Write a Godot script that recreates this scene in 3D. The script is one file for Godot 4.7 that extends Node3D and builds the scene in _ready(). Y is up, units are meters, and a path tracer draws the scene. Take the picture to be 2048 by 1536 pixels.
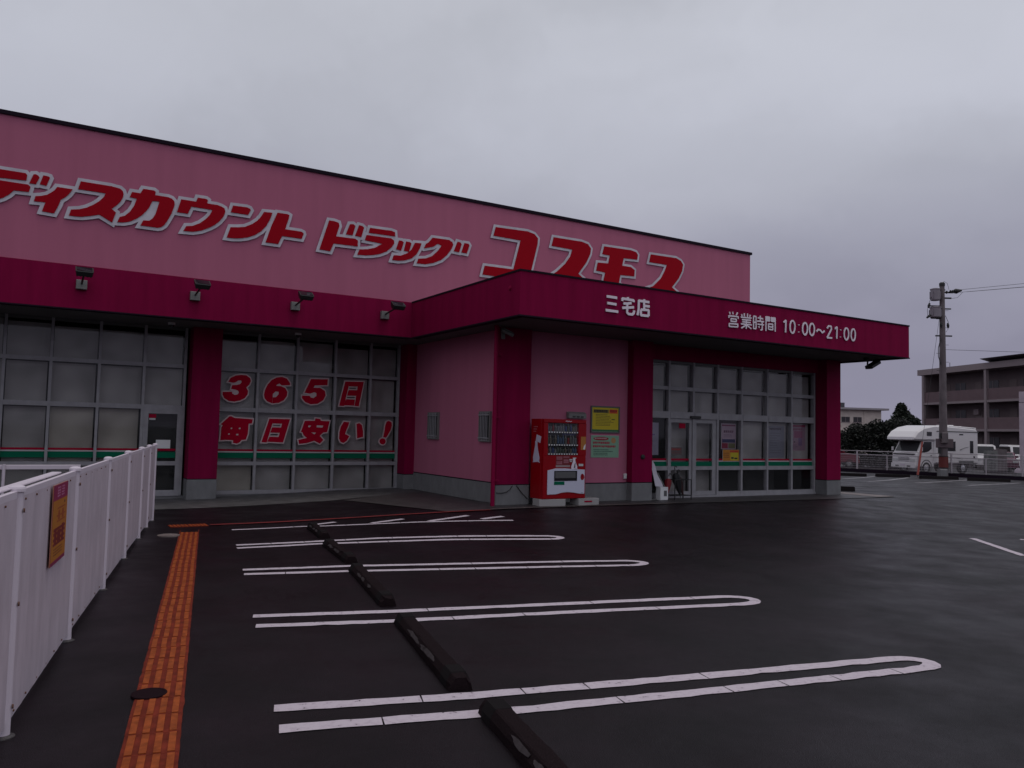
extends Node3D
# A pink discount drugstore beside a wet car park under a grey sky. x runs along the shop front, -z away from the camera, y up, metres.

var T := {}
var M := {}
var rng := RandomNumberGenerator.new()

var sign_shapes := [
	{"k": [[-0.89,6.33,-0.66,6.33,-0.29,6.33,-0.25,6.33,-0.22,6.3,-0.23,6.19,-0.65,6.17,-0.91,6.17], [-0.95,6.12,-0.64,6.12,-0.2,6.12,-0.16,6.09,-0.16,6.06,-0.18,5.98,-0.42,5.97,-0.49,5.88,-0.57,5.81,-0.64,5.77,-0.75,5.71,-0.84,5.7,-0.82,5.81,-0.74,5.85,-0.68,5.9,-0.64,5.97,-0.96,5.98], [-0.12,6.33,-0.08,6.34,-0.04,6.32,-0.02,6.29,-0.07,6.15,-0.18,6.15], [0.04,6.34,0.1,6.34,0.14,6.33,0.15,6.31,0.1,6.15,-0.01,6.16]]},
	{"k": [[0.28,6.16,0.54,6.16,0.48,6.05,0.42,5.98,0.35,5.92,0.32,5.81,0.25,5.64,0.05,5.65,0.1,5.83,-0.09,5.82,-0.07,5.92,0.02,5.94,0.12,5.98,0.19,6.04,0.24,6.09]]},
	{"k": [[0.67,6.34,1.2,6.34,1.27,6.33,1.36,6.32,1.41,6.28,1.43,6.22,1.42,6.15,1.38,6.06,1.32,5.98,1.23,5.89,1.31,5.83,1.25,5.62,1.02,5.74,0.87,5.69,0.72,5.65,0.6,5.64,0.5,5.64,0.53,5.76,0.67,5.79,0.79,5.84,0.91,5.92,1.01,6.01,1.08,6.1,1.11,6.18,0.63,6.18]]},
	{"k": [[1.78,6.39,1.98,6.39,2.01,6.37,2.01,6.34,2,6.3,2.25,6.3,2.32,6.28,2.37,6.23,2.38,6.16,2.33,5.98,2.25,5.8,2.2,5.71,2.14,5.66,2.08,5.64,1.76,5.64,1.81,5.75,1.92,5.76,1.98,5.82,2.03,5.92,2.09,6.18,1.96,6.17,1.89,6,1.79,5.86,1.68,5.76,1.57,5.69,1.45,5.65,1.34,5.64,1.38,5.75,1.47,5.79,1.56,5.89,1.63,6.02,1.67,6.17,1.54,6.18,1.58,6.29,1.73,6.29]]},
	{"k": [[2.5,6.3,2.79,6.3,2.82,6.39,2.99,6.39,3.02,6.37,3.01,6.3,3.21,6.3,3.3,6.28,3.36,6.25,3.38,6.18,3.35,6.08,3.27,5.96,3.18,5.87,3.08,5.8,2.92,5.71,2.75,5.66,2.57,5.65,2.62,5.76,2.74,5.78,2.88,5.86,2.99,5.96,3.07,6.06,3.12,6.18,2.7,6.18,2.64,6.02,2.43,6.02]]},
	{"k": [[3.53,6.34,3.82,6.35,3.88,6.33,3.9,6.3,3.85,6.19,3.49,6.19], [4.18,6.31,4.36,6.32,4.32,6.18,4.24,6.01,4.14,5.88,4,5.77,3.85,5.7,3.7,5.66,3.56,5.64,3.43,5.64,3.5,5.87,3.65,5.89,3.79,5.92,3.93,6,4.05,6.1,4.13,6.21]]},
	{"k": [[4.47,6.34,4.69,6.34,4.73,6.32,4.72,6.26,4.65,6,5,6,5.05,5.98,5.06,5.95,5.02,5.84,4.59,5.84,4.51,5.65,4.24,5.65,4.35,6.03]]},
	{"k": [[5.63,6.35,5.75,6.35,5.85,6.33,5.87,6.26,5.8,6.01,6.25,6.02,6.32,5.99,6.32,5.85,5.75,5.84,5.68,5.65,5.43,5.66], [6.12,6.34,6.2,6.35,6.25,6.32,6.19,6.09,6.03,6.09], [6.34,6.35,6.42,6.34,6.46,6.31,6.4,6.08,6.25,6.09]]},
	{"k": [[6.61,6.33,7.14,6.34,7.23,6.32,7.24,6.22,6.58,6.21], [6.53,6.15,7.13,6.16,7.21,6.12,7.22,6.05,7.15,5.94,7.03,5.83,6.87,5.75,6.69,5.7,6.51,5.67,6.32,5.66,6.37,5.79,6.56,5.82,6.74,5.88,6.86,5.96,6.92,6,6.49,6.02]]},
	{"k": [[7.34,6.14,7.42,6.14,7.46,6.11,7.4,5.9,7.27,5.92], [7.52,6.14,7.61,6.14,7.66,6.11,7.6,5.9,7.47,5.91], [7.75,6.14,7.92,6.15,7.88,6.02,7.8,5.87,7.67,5.75,7.5,5.68,7.33,5.65,7.18,5.65,7.22,5.77,7.39,5.78,7.56,5.86,7.67,5.97]]},
	{"k": [[8.21,6.33,8.65,6.34,8.74,6.3,8.77,6.24,8.73,6.13,8.61,5.96,8.46,5.82,8.26,5.72,8.04,5.66,7.81,5.65,7.85,5.77,8.04,5.8,8.21,5.88,8.36,6.03,8.46,6.17,8.35,6.2,8.23,6.11,7.99,6.04,8.04,6.16,8.11,6.2], [8.89,6.33,8.97,6.32,9,6.28,8.94,6.07,8.79,6.08], [9.08,6.32,9.19,6.32,9.22,6.28,9.15,6.07,9,6.08]]},
	{"k": [[9.96,6.86,10.93,6.89,11.13,6.85,11.24,6.75,11.23,6.6,11.02,5.75,10.96,5.59,9.61,5.6,9.67,5.83,10.51,5.84,10.71,6.62,9.9,6.63]]},
	{"k": [[11.74,6.86,12.65,6.87,12.87,6.83,12.97,6.72,12.95,6.57,12.82,6.32,12.56,5.98,12.95,5.74,12.54,5.55,12.28,5.78,11.97,5.6,11.43,5.48,11.51,5.72,11.86,5.95,12.13,6.2,12.29,6.42,12.35,6.61,11.68,6.62]]},
	{"k": [[13.42,6.85,14.37,6.87,14.56,6.84,14.62,6.77,14.6,6.63,14.11,6.61,14.06,6.39,14.38,6.39,14.51,6.32,14.5,6.14,14,6.12,13.95,5.86,14.43,5.76,14.35,5.59,13.78,5.56,13.48,5.69,13.42,5.92,13.47,6.12,13.16,6.14,13.21,6.37,13.57,6.39,13.62,6.62,13.36,6.62]]},
	{"k": [[15.1,6.85,16.06,6.87,16.25,6.81,16.34,6.71,16.3,6.51,16.16,6.27,15.91,5.99,16.29,5.78,15.83,5.57,15.58,5.77,15.18,5.63,14.63,5.54,14.72,5.76,15.2,5.94,15.49,6.2,15.63,6.43,15.71,6.62,15.04,6.62]]},
]
var branch_strokes := [
	{"k": [[9.738,4.41,10,4.404], [9.753,4.278,9.985,4.271], [9.718,4.131,10.032,4.128]]},
	{"k": [[10.275,4.45,10.28,4.416], [10.132,4.355,10.135,4.408,10.427,4.397,10.427,4.362], [10.163,4.31,10.255,4.316,10.37,4.338], [10.26,4.313,10.259,4.136,10.295,4.108,10.392,4.107,10.431,4.139,10.444,4.196], [10.134,4.217,10.434,4.258]]},
	{"k": [[10.7,4.45,10.705,4.412], [10.837,4.404,10.561,4.407,10.559,4.235,10.53,4.106], [10.701,4.376,10.704,4.236], [10.72,4.315,10.848,4.317], [10.618,4.231,10.822,4.237,10.824,4.117,10.616,4.115,10.618,4.231]]},
]
var hours_strokes := [
	{"k": [[13.137,4.429,13.16,4.376], [13.235,4.438,13.251,4.385], [13.389,4.437,13.346,4.37], [13.117,4.293,13.123,4.341,13.406,4.344,13.406,4.297], [13.182,4.284,13.347,4.283,13.347,4.228,13.183,4.224,13.182,4.284], [13.129,4.169,13.392,4.177,13.392,4.114,13.13,4.106,13.129,4.169]]},
	{"k": [[13.6,4.442,13.601,4.37], [13.701,4.444,13.702,4.372], [13.511,4.41,13.534,4.364], [13.791,4.42,13.769,4.378], [13.49,4.344,13.826,4.352], [13.524,4.292,13.804,4.302], [13.535,4.245,13.793,4.248], [13.491,4.194,13.827,4.2], [13.657,4.312,13.659,4.097], [13.647,4.176,13.503,4.1], [13.67,4.178,13.817,4.111]]},
	{"k": [[13.893,4.406,13.896,4.126,13.975,4.125,13.973,4.405,13.893,4.406], [13.895,4.27,13.974,4.269], [14.11,4.435,14.111,4.314], [14.031,4.379,14.203,4.371], [14.008,4.304,14.227,4.308], [14.02,4.233,14.227,4.235], [14.169,4.295,14.17,4.117,14.113,4.112], [14.055,4.188,14.078,4.158]]},
	{"k": [[14.298,4.104,14.295,4.428,14.412,4.427,14.413,4.341,14.296,4.342], [14.296,4.382,14.412,4.382], [14.602,4.113,14.6,4.424,14.471,4.423,14.471,4.342,14.601,4.342], [14.471,4.382,14.601,4.383], [14.378,4.273,14.519,4.274,14.52,4.147,14.379,4.148,14.378,4.273], [14.379,4.208,14.519,4.209]]},
	{"k": [[14.887,4.351,14.966,4.408,14.953,4.126]]},
	{"k": [[15.275,4.282,15.267,4.217,15.244,4.164,15.209,4.133,15.171,4.13,15.137,4.155,15.113,4.204,15.105,4.267,15.113,4.331,15.136,4.384,15.17,4.415,15.208,4.418,15.243,4.393,15.267,4.344,15.275,4.282]]},
	{"k": [[15.411,4.349,15.411,4.332], [15.406,4.181,15.406,4.164]]},
	{"k": [[15.715,4.275,15.706,4.212,15.682,4.16,15.647,4.129,15.608,4.126,15.573,4.151,15.549,4.198,15.54,4.259,15.548,4.322,15.572,4.374,15.607,4.405,15.646,4.408,15.682,4.384,15.706,4.336,15.715,4.275]]},
	{"k": [[15.963,4.279,15.954,4.216,15.93,4.164,15.894,4.133,15.855,4.13,15.819,4.154,15.794,4.202,15.785,4.264,15.794,4.327,15.818,4.379,15.854,4.41,15.893,4.413,15.929,4.389,15.954,4.341,15.963,4.279]]},
	{"k": [[16.039,4.235,16.103,4.291,16.181,4.281,16.245,4.226,16.336,4.277]]},
	{"k": [[16.427,4.345,16.479,4.409,16.571,4.409,16.584,4.341,16.427,4.121,16.611,4.128]]},
	{"k": [[16.716,4.361,16.796,4.411,16.783,4.124]]},
	{"k": [[16.93,4.362,16.93,4.344], [16.924,4.187,16.924,4.17]]},
	{"k": [[17.238,4.278,17.229,4.214,17.205,4.161,17.17,4.131,17.131,4.127,17.096,4.153,17.072,4.201,17.064,4.263,17.073,4.327,17.097,4.38,17.131,4.411,17.17,4.414,17.205,4.389,17.229,4.34,17.238,4.278]]},
	{"k": [[17.495,4.278,17.487,4.214,17.464,4.162,17.431,4.132,17.394,4.129,17.361,4.154,17.338,4.202,17.33,4.264,17.339,4.328,17.362,4.38,17.395,4.41,17.431,4.414,17.464,4.389,17.487,4.34,17.495,4.278]]},
]
var slogan_shapes := [
	{"k": [[3.987,2.688,4.036,2.783,4.151,2.844,4.269,2.867,4.389,2.863,4.475,2.806,4.502,2.734,4.47,2.646,4.401,2.574,4.446,2.497,4.438,2.41,4.375,2.321,4.271,2.262,4.142,2.232,4.012,2.245,3.916,2.302,3.872,2.385,3.875,2.446,4.085,2.462,4.087,2.419,4.147,2.385,4.217,2.406,4.239,2.456,4.214,2.492,4.154,2.514,4.059,2.527,4.079,2.614,4.184,2.625,4.255,2.647,4.294,2.698,4.275,2.734,4.215,2.731,4.158,2.685,4.1,2.67]]},
	{"k": [[4.819,2.427,4.839,2.539,4.895,2.667,4.989,2.784,5.098,2.847,5.234,2.873,5.349,2.835,5.429,2.732,5.437,2.681,5.23,2.665,5.179,2.706,5.117,2.678,5.1,2.646,5.218,2.645,5.321,2.6,5.375,2.514,5.366,2.413,5.295,2.309,5.172,2.241,5.026,2.222,5.033,2.366,5.105,2.376,5.164,2.442,5.168,2.505,5.093,2.514,5.027,2.448,5.028,2.371,5.019,2.223,4.899,2.268,4.835,2.34]]},
	{"k": [[5.943,2.857,6.368,2.873,6.36,2.726,6.041,2.703,6.015,2.646,6.184,2.648,6.301,2.583,6.326,2.473,6.267,2.345,6.128,2.256,5.96,2.236,5.819,2.286,5.739,2.379,5.736,2.44,5.924,2.442,5.954,2.401,6.025,2.391,6.093,2.449,6.09,2.518,6.033,2.536,5.936,2.497,5.793,2.512]]},
	{"k": [[6.82,2.841,6.937,2.845,6.806,2.225,6.682,2.228], [7.167,2.852,7.309,2.859,7.197,2.232,7.085,2.235], [6.93,2.845,7.175,2.852,7.172,2.73,6.92,2.725], [6.916,2.633,7.153,2.637,7.113,2.493,6.877,2.489], [6.855,2.397,7.087,2.399,7.07,2.246,6.805,2.242]]},
	{"k": [[4.045,1.882,4.086,1.889,4.164,1.849,4.582,1.83,4.568,1.731,4.49,1.723,4.489,1.613,4.482,1.478,4.44,1.348,4.345,1.335,4.3,1.279,4.242,1.254,4.153,1.265,4.156,1.332,3.981,1.336,3.865,1.324,3.873,1.454,3.878,1.623,3.908,1.672,3.863,1.695]]},
	{"k": [[4.971,1.853,5.076,1.856,4.927,1.287,4.804,1.292], [5.3,1.856,5.464,1.855,5.317,1.292,5.179,1.297], [5.064,1.856,5.313,1.857,5.298,1.743,5.05,1.743], [5.045,1.65,5.283,1.649,5.239,1.523,5.003,1.524], [4.989,1.425,5.218,1.422,5.185,1.297,4.938,1.306]]},
	{"k": [[5.83,1.826,6.074,1.832,6.093,1.895,6.214,1.884,6.23,1.836,6.451,1.835,6.397,1.562,6.297,1.547,6.215,1.469,6.311,1.367,6.223,1.275,6.079,1.343,5.9,1.285,5.713,1.262,5.689,1.358,5.895,1.409,5.809,1.476,5.785,1.544,5.743,1.556]]},
	{"k": [[6.82,1.831,6.96,1.821,6.928,1.707,6.887,1.607,6.861,1.522,6.905,1.509,6.973,1.468,6.911,1.354,6.826,1.297,6.752,1.324,6.712,1.407,6.714,1.562,6.745,1.703], [7.154,1.783,7.228,1.806,7.297,1.758,7.332,1.602,7.337,1.46,7.182,1.422,7.168,1.613]]},
	{"k": [[7.963,1.861,8.024,1.884,8.104,1.843,8.114,1.763,8.079,1.646,8.006,1.514,7.962,1.448,7.884,1.462,7.91,1.599,7.928,1.759], [7.955,1.354,7.947,1.32,7.925,1.292,7.891,1.276,7.854,1.276,7.819,1.291,7.795,1.318,7.785,1.352,7.792,1.386,7.815,1.414,7.848,1.43,7.886,1.431,7.92,1.416,7.945,1.389]]},
]
var slogan_flecks := [
	{"k": [[4.09,1.62,4.123,1.62,4.117,1.589,4.084,1.588], [4.273,1.624,4.311,1.625,4.305,1.593,4.267,1.592], [4.037,1.485,4.07,1.486,4.064,1.454,4.032,1.454], [4.216,1.476,4.268,1.477,4.262,1.446,4.21,1.445]]},
	{"k": [[5.925,1.718,5.988,1.713,5.954,1.671,5.912,1.677], [6.128,1.723,6.291,1.72,6.271,1.671,6.123,1.674], [5.994,1.548,6.114,1.543,6.073,1.501]]},
]
var bay_lines := [
	{"k": [1.353,4.92,2.522,4.59,3.944,4.269,5.848,3.874]},
	{"k": [1.292,4.579,2.526,4.25,3.891,3.972,5.769,3.622]},
	{"k": [1.803,7.35,2.979,7.011,4.691,6.591,6.342,6.195]},
	{"k": [1.738,6.978,2.825,6.66,4.469,6.276,6.253,5.834]},
	{"k": [2.246,9.725,3.437,9.506,6.198,8.726,6.857,8.503]},
	{"k": [2.196,9.438,3.308,9.169,5.968,8.4,6.747,8.163]},
	{"k": [2.607,11.747,3.784,11.647,4.634,11.561,5.941,11.214,7.141,10.81]},
	{"k": [2.557,11.459,3.695,11.407,5.544,11.026,7.113,10.518]},
]
var single_lines := [
	{"k": [2.911,13.457,3.996,13.339,4.351,13.2,5.92,12.8,7.483,12.295]},
	{"k": [4.237,13.446,4.659,13.57]},
	{"k": [5.152,13.114,5.808,13.289]},
	{"k": [6.096,12.818,7.011,13.118]},
	{"k": [7.033,12.629,7.542,12.759]},
	{"k": [14.323,8.005,12.928,6.459]},
	{"k": [15.055,7.584,15.105,7.427]},
]
var far_lines := [
	{"k": [33.612,23.229,29.2,21.727]},
	{"k": [34.827,22.289,28.169,19.791]},
	{"k": [36.061,20.283,30.321,19.195]},
	{"k": [36.292,18.25,31.403,17.724]},
]
var red_edge := [
	{"k": [2.712,14.184,4.179,14.02,7.769,13.63]},
	{"k": [7.814,13.709,11.025,13.702,12.422,13.589]},
]


func ss(a: float, b: float, x: float) -> float:
	var t := clampf((x - a) / (b - a), 0.0, 1.0)
	return t * t * (3.0 - 2.0 * t)

func lift(u: float, d: float) -> float:   # the tarmac rises a little towards the shop entrance
	return 0.155 * ss(2.5, 8.5, u) * ss(9.5, 13.6, d) * (1.0 - ss(23.0, 32.0, u)) - 0.32 * ss(0.3, 2.6, u + (d - 26.6) * 0.33 - 37.0)

func pt(u: float, y: float, d: float) -> Vector3:
	return Vector3(u, y, -d)

func gp(u: float, d: float, up := 0.0) -> Vector3:
	return Vector3(u, lift(u, d) + up, -d)

# ---------- materials ----------
func noise_tex(key: String, freq: float, lo: float, hi: float, size := 512, oct := 4, normal := false, bump := 4.0) -> Texture2D:
	if T.has(key): return T[key]
	var n := FastNoiseLite.new()
	n.seed = 7 + T.size()
	n.frequency = freq
	n.fractal_octaves = oct
	n.fractal_gain = 0.6
	var t := NoiseTexture2D.new()
	t.width = size; t.height = size; t.seamless = true; t.noise = n
	if normal:
		t.as_normal_map = true; t.bump_strength = bump
	else:
		var g := Gradient.new()
		g.set_color(0, Color(lo, lo, lo)); g.set_color(1, Color(hi, hi, hi))
		t.color_ramp = g
	T[key] = t
	return t

func mat(key: String, c: Color, rough := 0.7, o := {}) -> StandardMaterial3D:
	if M.has(key): return M[key]
	var m := StandardMaterial3D.new()
	m.resource_name = key
	m.albedo_color = c.linear_to_srgb()
	m.roughness = rough
	m.metallic = o.get("metal", 0.0)
	m.metallic_specular = o.get("spec", 0.5)
	if o.has("tex"):
		m.albedo_texture = o.tex
		m.uv1_triplanar = true; m.uv1_world_triplanar = o.get("world", true)
		m.uv1_scale = o.get("scale", Vector3.ONE)
	if o.has("ntex"):
		m.normal_enabled = true; m.normal_texture = o.ntex; m.normal_scale = o.get("ns", 1.0)
	if o.has("rtex"):
		m.roughness_texture = o.rtex
	if o.has("alpha"):
		m.transparency = BaseMaterial3D.TRANSPARENCY_ALPHA
		m.albedo_color.a = o.alpha
	if o.has("coat"):
		m.clearcoat_enabled = true; m.clearcoat = o.coat; m.clearcoat_roughness = 0.08
	if o.has("vc"):
		m.vertex_color_use_as_albedo = true
	if o.has("back"):
		m.backlight_enabled = true; m.backlight = o.back
	M[key] = m
	return m

# ---------- mesh helpers ----------
func begin() -> SurfaceTool:
	var st := SurfaceTool.new()
	st.begin(Mesh.PRIMITIVE_TRIANGLES)
	return st

func tri(st: SurfaceTool, a: Vector3, b: Vector3, c: Vector3, out: Vector3, smooth := -1) -> void:
	var n := (c - a).cross(b - a)
	if n.length_squared() < 1e-16: return
	st.set_smooth_group(0xFFFFFFFF if smooth < 0 else smooth)
	if n.dot(out) >= 0.0:
		st.add_vertex(a); st.add_vertex(b); st.add_vertex(c)
	else:
		st.add_vertex(a); st.add_vertex(c); st.add_vertex(b)

func quad(st: SurfaceTool, a: Vector3, b: Vector3, c: Vector3, d: Vector3, out: Vector3, smooth := -1) -> void:
	tri(st, a, b, c, out, smooth); tri(st, a, c, d, out, smooth)

func done(st: SurfaceTool) -> ArrayMesh:
	st.generate_normals()
	return st.commit()

func box(st: SurfaceTool, lo: Vector3, hi: Vector3, xf := Transform3D.IDENTITY, bev := 0.0) -> void:
	if bev > 0.0:
		var hx := hi - lo
		var poly := PackedVector2Array([Vector2(lo.x, lo.y), Vector2(hi.x, lo.y), Vector2(hi.x, hi.y), Vector2(lo.x, hi.y)])
		prism(st, poly, xf * Transform3D(Basis.IDENTITY, Vector3(0, 0, lo.z)), hx.z, bev)
		return
	var p := []
	for i in 8:
		p.append(xf * Vector3(hi.x if i & 1 else lo.x, hi.y if i & 2 else lo.y, hi.z if i & 4 else lo.z))
	var b := xf.basis
	quad(st, p[0], p[1], p[3], p[2], -b.z); quad(st, p[4], p[5], p[7], p[6], b.z)
	quad(st, p[0], p[4], p[6], p[2], -b.x); quad(st, p[1], p[5], p[7], p[3], b.x)
	quad(st, p[0], p[1], p[5], p[4], -b.y); quad(st, p[2], p[3], p[7], p[6], b.y)

func inset(poly: PackedVector2Array, by: float) -> PackedVector2Array:
	var n := poly.size()
	var q := PackedVector2Array()
	var turn := -1.0 if Geometry2D.is_polygon_clockwise(poly) else 1.0
	for i in n:
		var e0 := (poly[i] - poly[(i + n - 1) % n]).normalized()
		var e1 := (poly[(i + 1) % n] - poly[i]).normalized()
		var n0 := Vector2(-e0.y, e0.x) * turn
		var n1 := Vector2(-e1.y, e1.x) * turn
		var m := n0 + n1
		var k := maxf(0.35, m.length_squared() / 2.0)
		q.append(poly[i] + m * by / (k * 1.0) / 1.0)
	return q

# poly in local xy, from z = 0 to z = depth, both ends chamfered by bev; smooth: rounded side walls
func prism(st: SurfaceTool, poly: PackedVector2Array, xf: Transform3D, depth: float, bev := 0.0, smooth := -1, back := true) -> void:
	var n := poly.size()
	var mid := Vector2.ZERO
	for p in poly: mid += p / n
	var inner := inset(poly, bev) if bev > 0.0 else poly
	var idx := Geometry2D.triangulate_polygon(inner)
	var z0 := 0.0; var z1 := depth
	for k in range(0, idx.size(), 3):
		var a := inner[idx[k]]; var b := inner[idx[k + 1]]; var c := inner[idx[k + 2]]
		tri(st, xf * Vector3(a.x, a.y, z1), xf * Vector3(b.x, b.y, z1), xf * Vector3(c.x, c.y, z1), xf.basis.z)
		if back: tri(st, xf * Vector3(a.x, a.y, z0), xf * Vector3(b.x, b.y, z0), xf * Vector3(c.x, c.y, z0), -xf.basis.z)
	var turn := -1.0 if Geometry2D.is_polygon_clockwise(poly) else 1.0
	for i in n:
		var j := (i + 1) % n
		var e := (poly[j] - poly[i])
		var o2 := Vector2(e.y, -e.x).normalized() * turn
		var o := xf.basis * Vector3(o2.x, o2.y, 0)
		quad(st, xf * Vector3(poly[i].x, poly[i].y, z0 + bev), xf * Vector3(poly[j].x, poly[j].y, z0 + bev), xf * Vector3(poly[j].x, poly[j].y, z1 - bev), xf * Vector3(poly[i].x, poly[i].y, z1 - bev), o, smooth)
		if bev > 0.0:
			quad(st, xf * Vector3(poly[i].x, poly[i].y, z1 - bev), xf * Vector3(poly[j].x, poly[j].y, z1 - bev), xf * Vector3(inner[j].x, inner[j].y, z1), xf * Vector3(inner[i].x, inner[i].y, z1), o + xf.basis.z)
			quad(st, xf * Vector3(poly[i].x, poly[i].y, z0 + bev), xf * Vector3(poly[j].x, poly[j].y, z0 + bev), xf * Vector3(inner[j].x, inner[j].y, z0), xf * Vector3(inner[i].x, inner[i].y, z0), o - xf.basis.z)

func tube(st: SurfaceTool, path: Array, r0: float, r1 := -1.0, sides := 8, caps := true) -> void:
	if r1 < 0.0: r1 = r0
	var rings := []
	var n := path.size()
	for i in n:
		var dir: Vector3 = (path[mini(i + 1, n - 1)] - path[maxi(i - 1, 0)]).normalized()
		var side := dir.cross(Vector3.UP if absf(dir.y) < 0.95 else Vector3.RIGHT).normalized()
		var up := side.cross(dir)
		var r := lerpf(r0, r1, i / maxf(1.0, n - 1.0))
		var ring := []
		for k in sides:
			var a := TAU * k / sides
			ring.append(path[i] + (side * cos(a) + up * sin(a)) * r)
		rings.append(ring)
	for i in n - 1:
		for k in sides:
			var l := (k + 1) % sides
			var out: Vector3 = rings[i][k] + rings[i][l] - path[i] * 2.0
			quad(st, rings[i][k], rings[i][l], rings[i + 1][l], rings[i + 1][k], out, 1)
	if caps:
		for e in [0, n - 1]:
			var o: Vector3 = (path[0] - path[1]) if e == 0 else (path[n - 1] - path[n - 2])
			for k in sides:
				tri(st, path[e], rings[e][k], rings[e][(k + 1) % sides], o)

# profile: Vector2(radius, height) pairs, turned about local y
func lathe(st: SurfaceTool, prof: Array, xf := Transform3D.IDENTITY, sides := 12) -> void:
	for i in prof.size() - 1:
		var p: Vector2 = prof[i]; var q: Vector2 = prof[i + 1]
		var e := q - p
		for k in sides:
			var a := TAU * k / sides; var b := TAU * (k + 1) / sides
			var mid := Vector3(cos((a + b) / 2), 0, sin((a + b) / 2))
			var o := mid * e.y + Vector3(0, -e.x, 0)
			quad(st, xf * Vector3(p.x * cos(a), p.y, p.x * sin(a)), xf * Vector3(p.x * cos(b), p.y, p.x * sin(b)), xf * Vector3(q.x * cos(b), q.y, q.x * sin(b)), xf * Vector3(q.x * cos(a), q.y, q.x * sin(a)), xf.basis * o)

# ---------- scene helpers ----------
func tag(o: Node, label: String, category := "", group := "", kind := "") -> Node:
	if label: o.set_meta("label", label)
	if category: o.set_meta("category", category)
	if group: o.set_meta("group", group)
	if kind: o.set_meta("kind", kind)
	return o

func thing(called: String, label: String, category: String, at := Vector3.ZERO, turn := 0.0, group := "", kind := "") -> Node3D:
	var o := Node3D.new()
	o.name = called
	add_child(o, true)
	o.position = at; o.rotation.y = turn
	tag(o, label, category, group, kind)
	return o

func sub(called: String, parent: Node) -> Node3D:   # a part that is only a frame for its sub-parts
	var o := Node3D.new()
	o.name = called
	parent.add_child(o, true)
	return o

func obj(called: String, mesh: Mesh, m: Material, parent: Node = self, at := Vector3.ZERO) -> MeshInstance3D:
	var o := MeshInstance3D.new()
	o.name = called; o.mesh = mesh; o.material_override = m
	parent.add_child(o, true)
	o.position = at
	return o

func origin(n: Node) -> Vector3:   # of an unturned thing
	var p := Vector3.ZERO
	while n is Node3D and n != self:
		p += n.position
		n = n.get_parent()
	return p

func bx(called: String, m: Material, parent: Node, u0: float, u1: float, y0: float, y1: float, d0: float, d1: float, bev := 0.0) -> MeshInstance3D:
	var c := pt((u0 + u1) / 2, (y0 + y1) / 2, (d0 + d1) / 2)
	var s := Vector3(absf(u1 - u0), absf(y1 - y0), absf(d1 - d0))
	var mesh: Mesh
	if bev > 0.0:
		var st := begin()
		box(st, -s / 2, s / 2, Transform3D.IDENTITY, bev)
		mesh = done(st)
	else:
		mesh = BoxMesh.new(); mesh.size = s
	return obj(called, mesh, m, parent, c - origin(parent))

func mesh_at(called: String, st: SurfaceTool, m: Material, parent: Node) -> MeshInstance3D:   # vertices given in world places
	return obj(called, done(st), m, parent, -origin(parent))

func sheet_mat(key: String, im: Image, rough := 0.6) -> StandardMaterial3D:
	var m := StandardMaterial3D.new()
	m.resource_name = key
	m.albedo_texture = ImageTexture.create_from_image(im)
	m.roughness = rough
	return m

func print_mesh(w: float, h: float) -> ArrayMesh:   # a printed sheet facing +z
	var st := begin()
	for v in [[-1, -1], [-1, 1], [1, 1], [-1, -1], [1, 1], [1, -1]]:
		st.set_uv(Vector2(v[0] * 0.5 + 0.5, 0.5 - v[1] * 0.5))
		st.set_normal(Vector3(0, 0, 1))
		st.add_vertex(Vector3(v[0] * w / 2, v[1] * h / 2, 0))
	return st.commit()

func lin(r: float, g: float, b: float) -> Color:
	return Color(r, g, b).linear_to_srgb()

# rows of small dark dashes, as a printed notice reads from far off
func text_rows(im: Image, r: Rect2i, rows: int, c: Color, fill := 0.8, bold := 0.55) -> void:
	var rh := float(r.size.y) / rows
	for k in rows:
		var x := r.position.x
		var end := r.position.x + int(r.size.x * rng.randf_range(fill, 1.0))
		while x < end:
			var w := int(maxf(2.0, rh * rng.randf_range(0.35, 0.7)))
			var hh := int(maxf(1.0, rh * bold * rng.randf_range(0.75, 1.0)))
			im.fill_rect(Rect2i(x, r.position.y + int(k * rh), mini(w, end - x), hh), c)
			x += w + int(maxf(1.0, rh * 0.16))

func unpack(a: Array) -> PackedVector2Array:
	var p := PackedVector2Array()
	for i in range(0, a.size(), 2): p.append(Vector2(a[i], a[i + 1]))
	return p

# flat cut-out letters on a wall that faces +z, at distance d; polygons in wall coordinates
func letter(parent: Node, polys: Array, d: float, face: Material, rim: Material, grow: float, thick: float) -> void:
	var st := begin()
	var k := 0
	for p in polys:
		prism(st, p, Transform3D(Basis.IDENTITY, pt(0, 0, d - 0.006 - 0.0006 * k)), thick)
		k += 1
	var l := mesh_at("letter", st, face, parent)
	if grow > 0.0:
		var sb := begin()
		var z := 0
		for p in polys:
			for q in Geometry2D.offset_polygon(p, grow, Geometry2D.JOIN_MITER):
				if Geometry2D.is_polygon_clockwise(q) != Geometry2D.is_polygon_clockwise(p) and polys.size() == 1 and q.size() < p.size() / 2: continue
				prism(sb, q, Transform3D(Basis.IDENTITY, pt(0, 0, d - 0.0005 * z)), thick * 0.6)
				z += 1
		mesh_at("letter_border", sb, rim, l)

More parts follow.
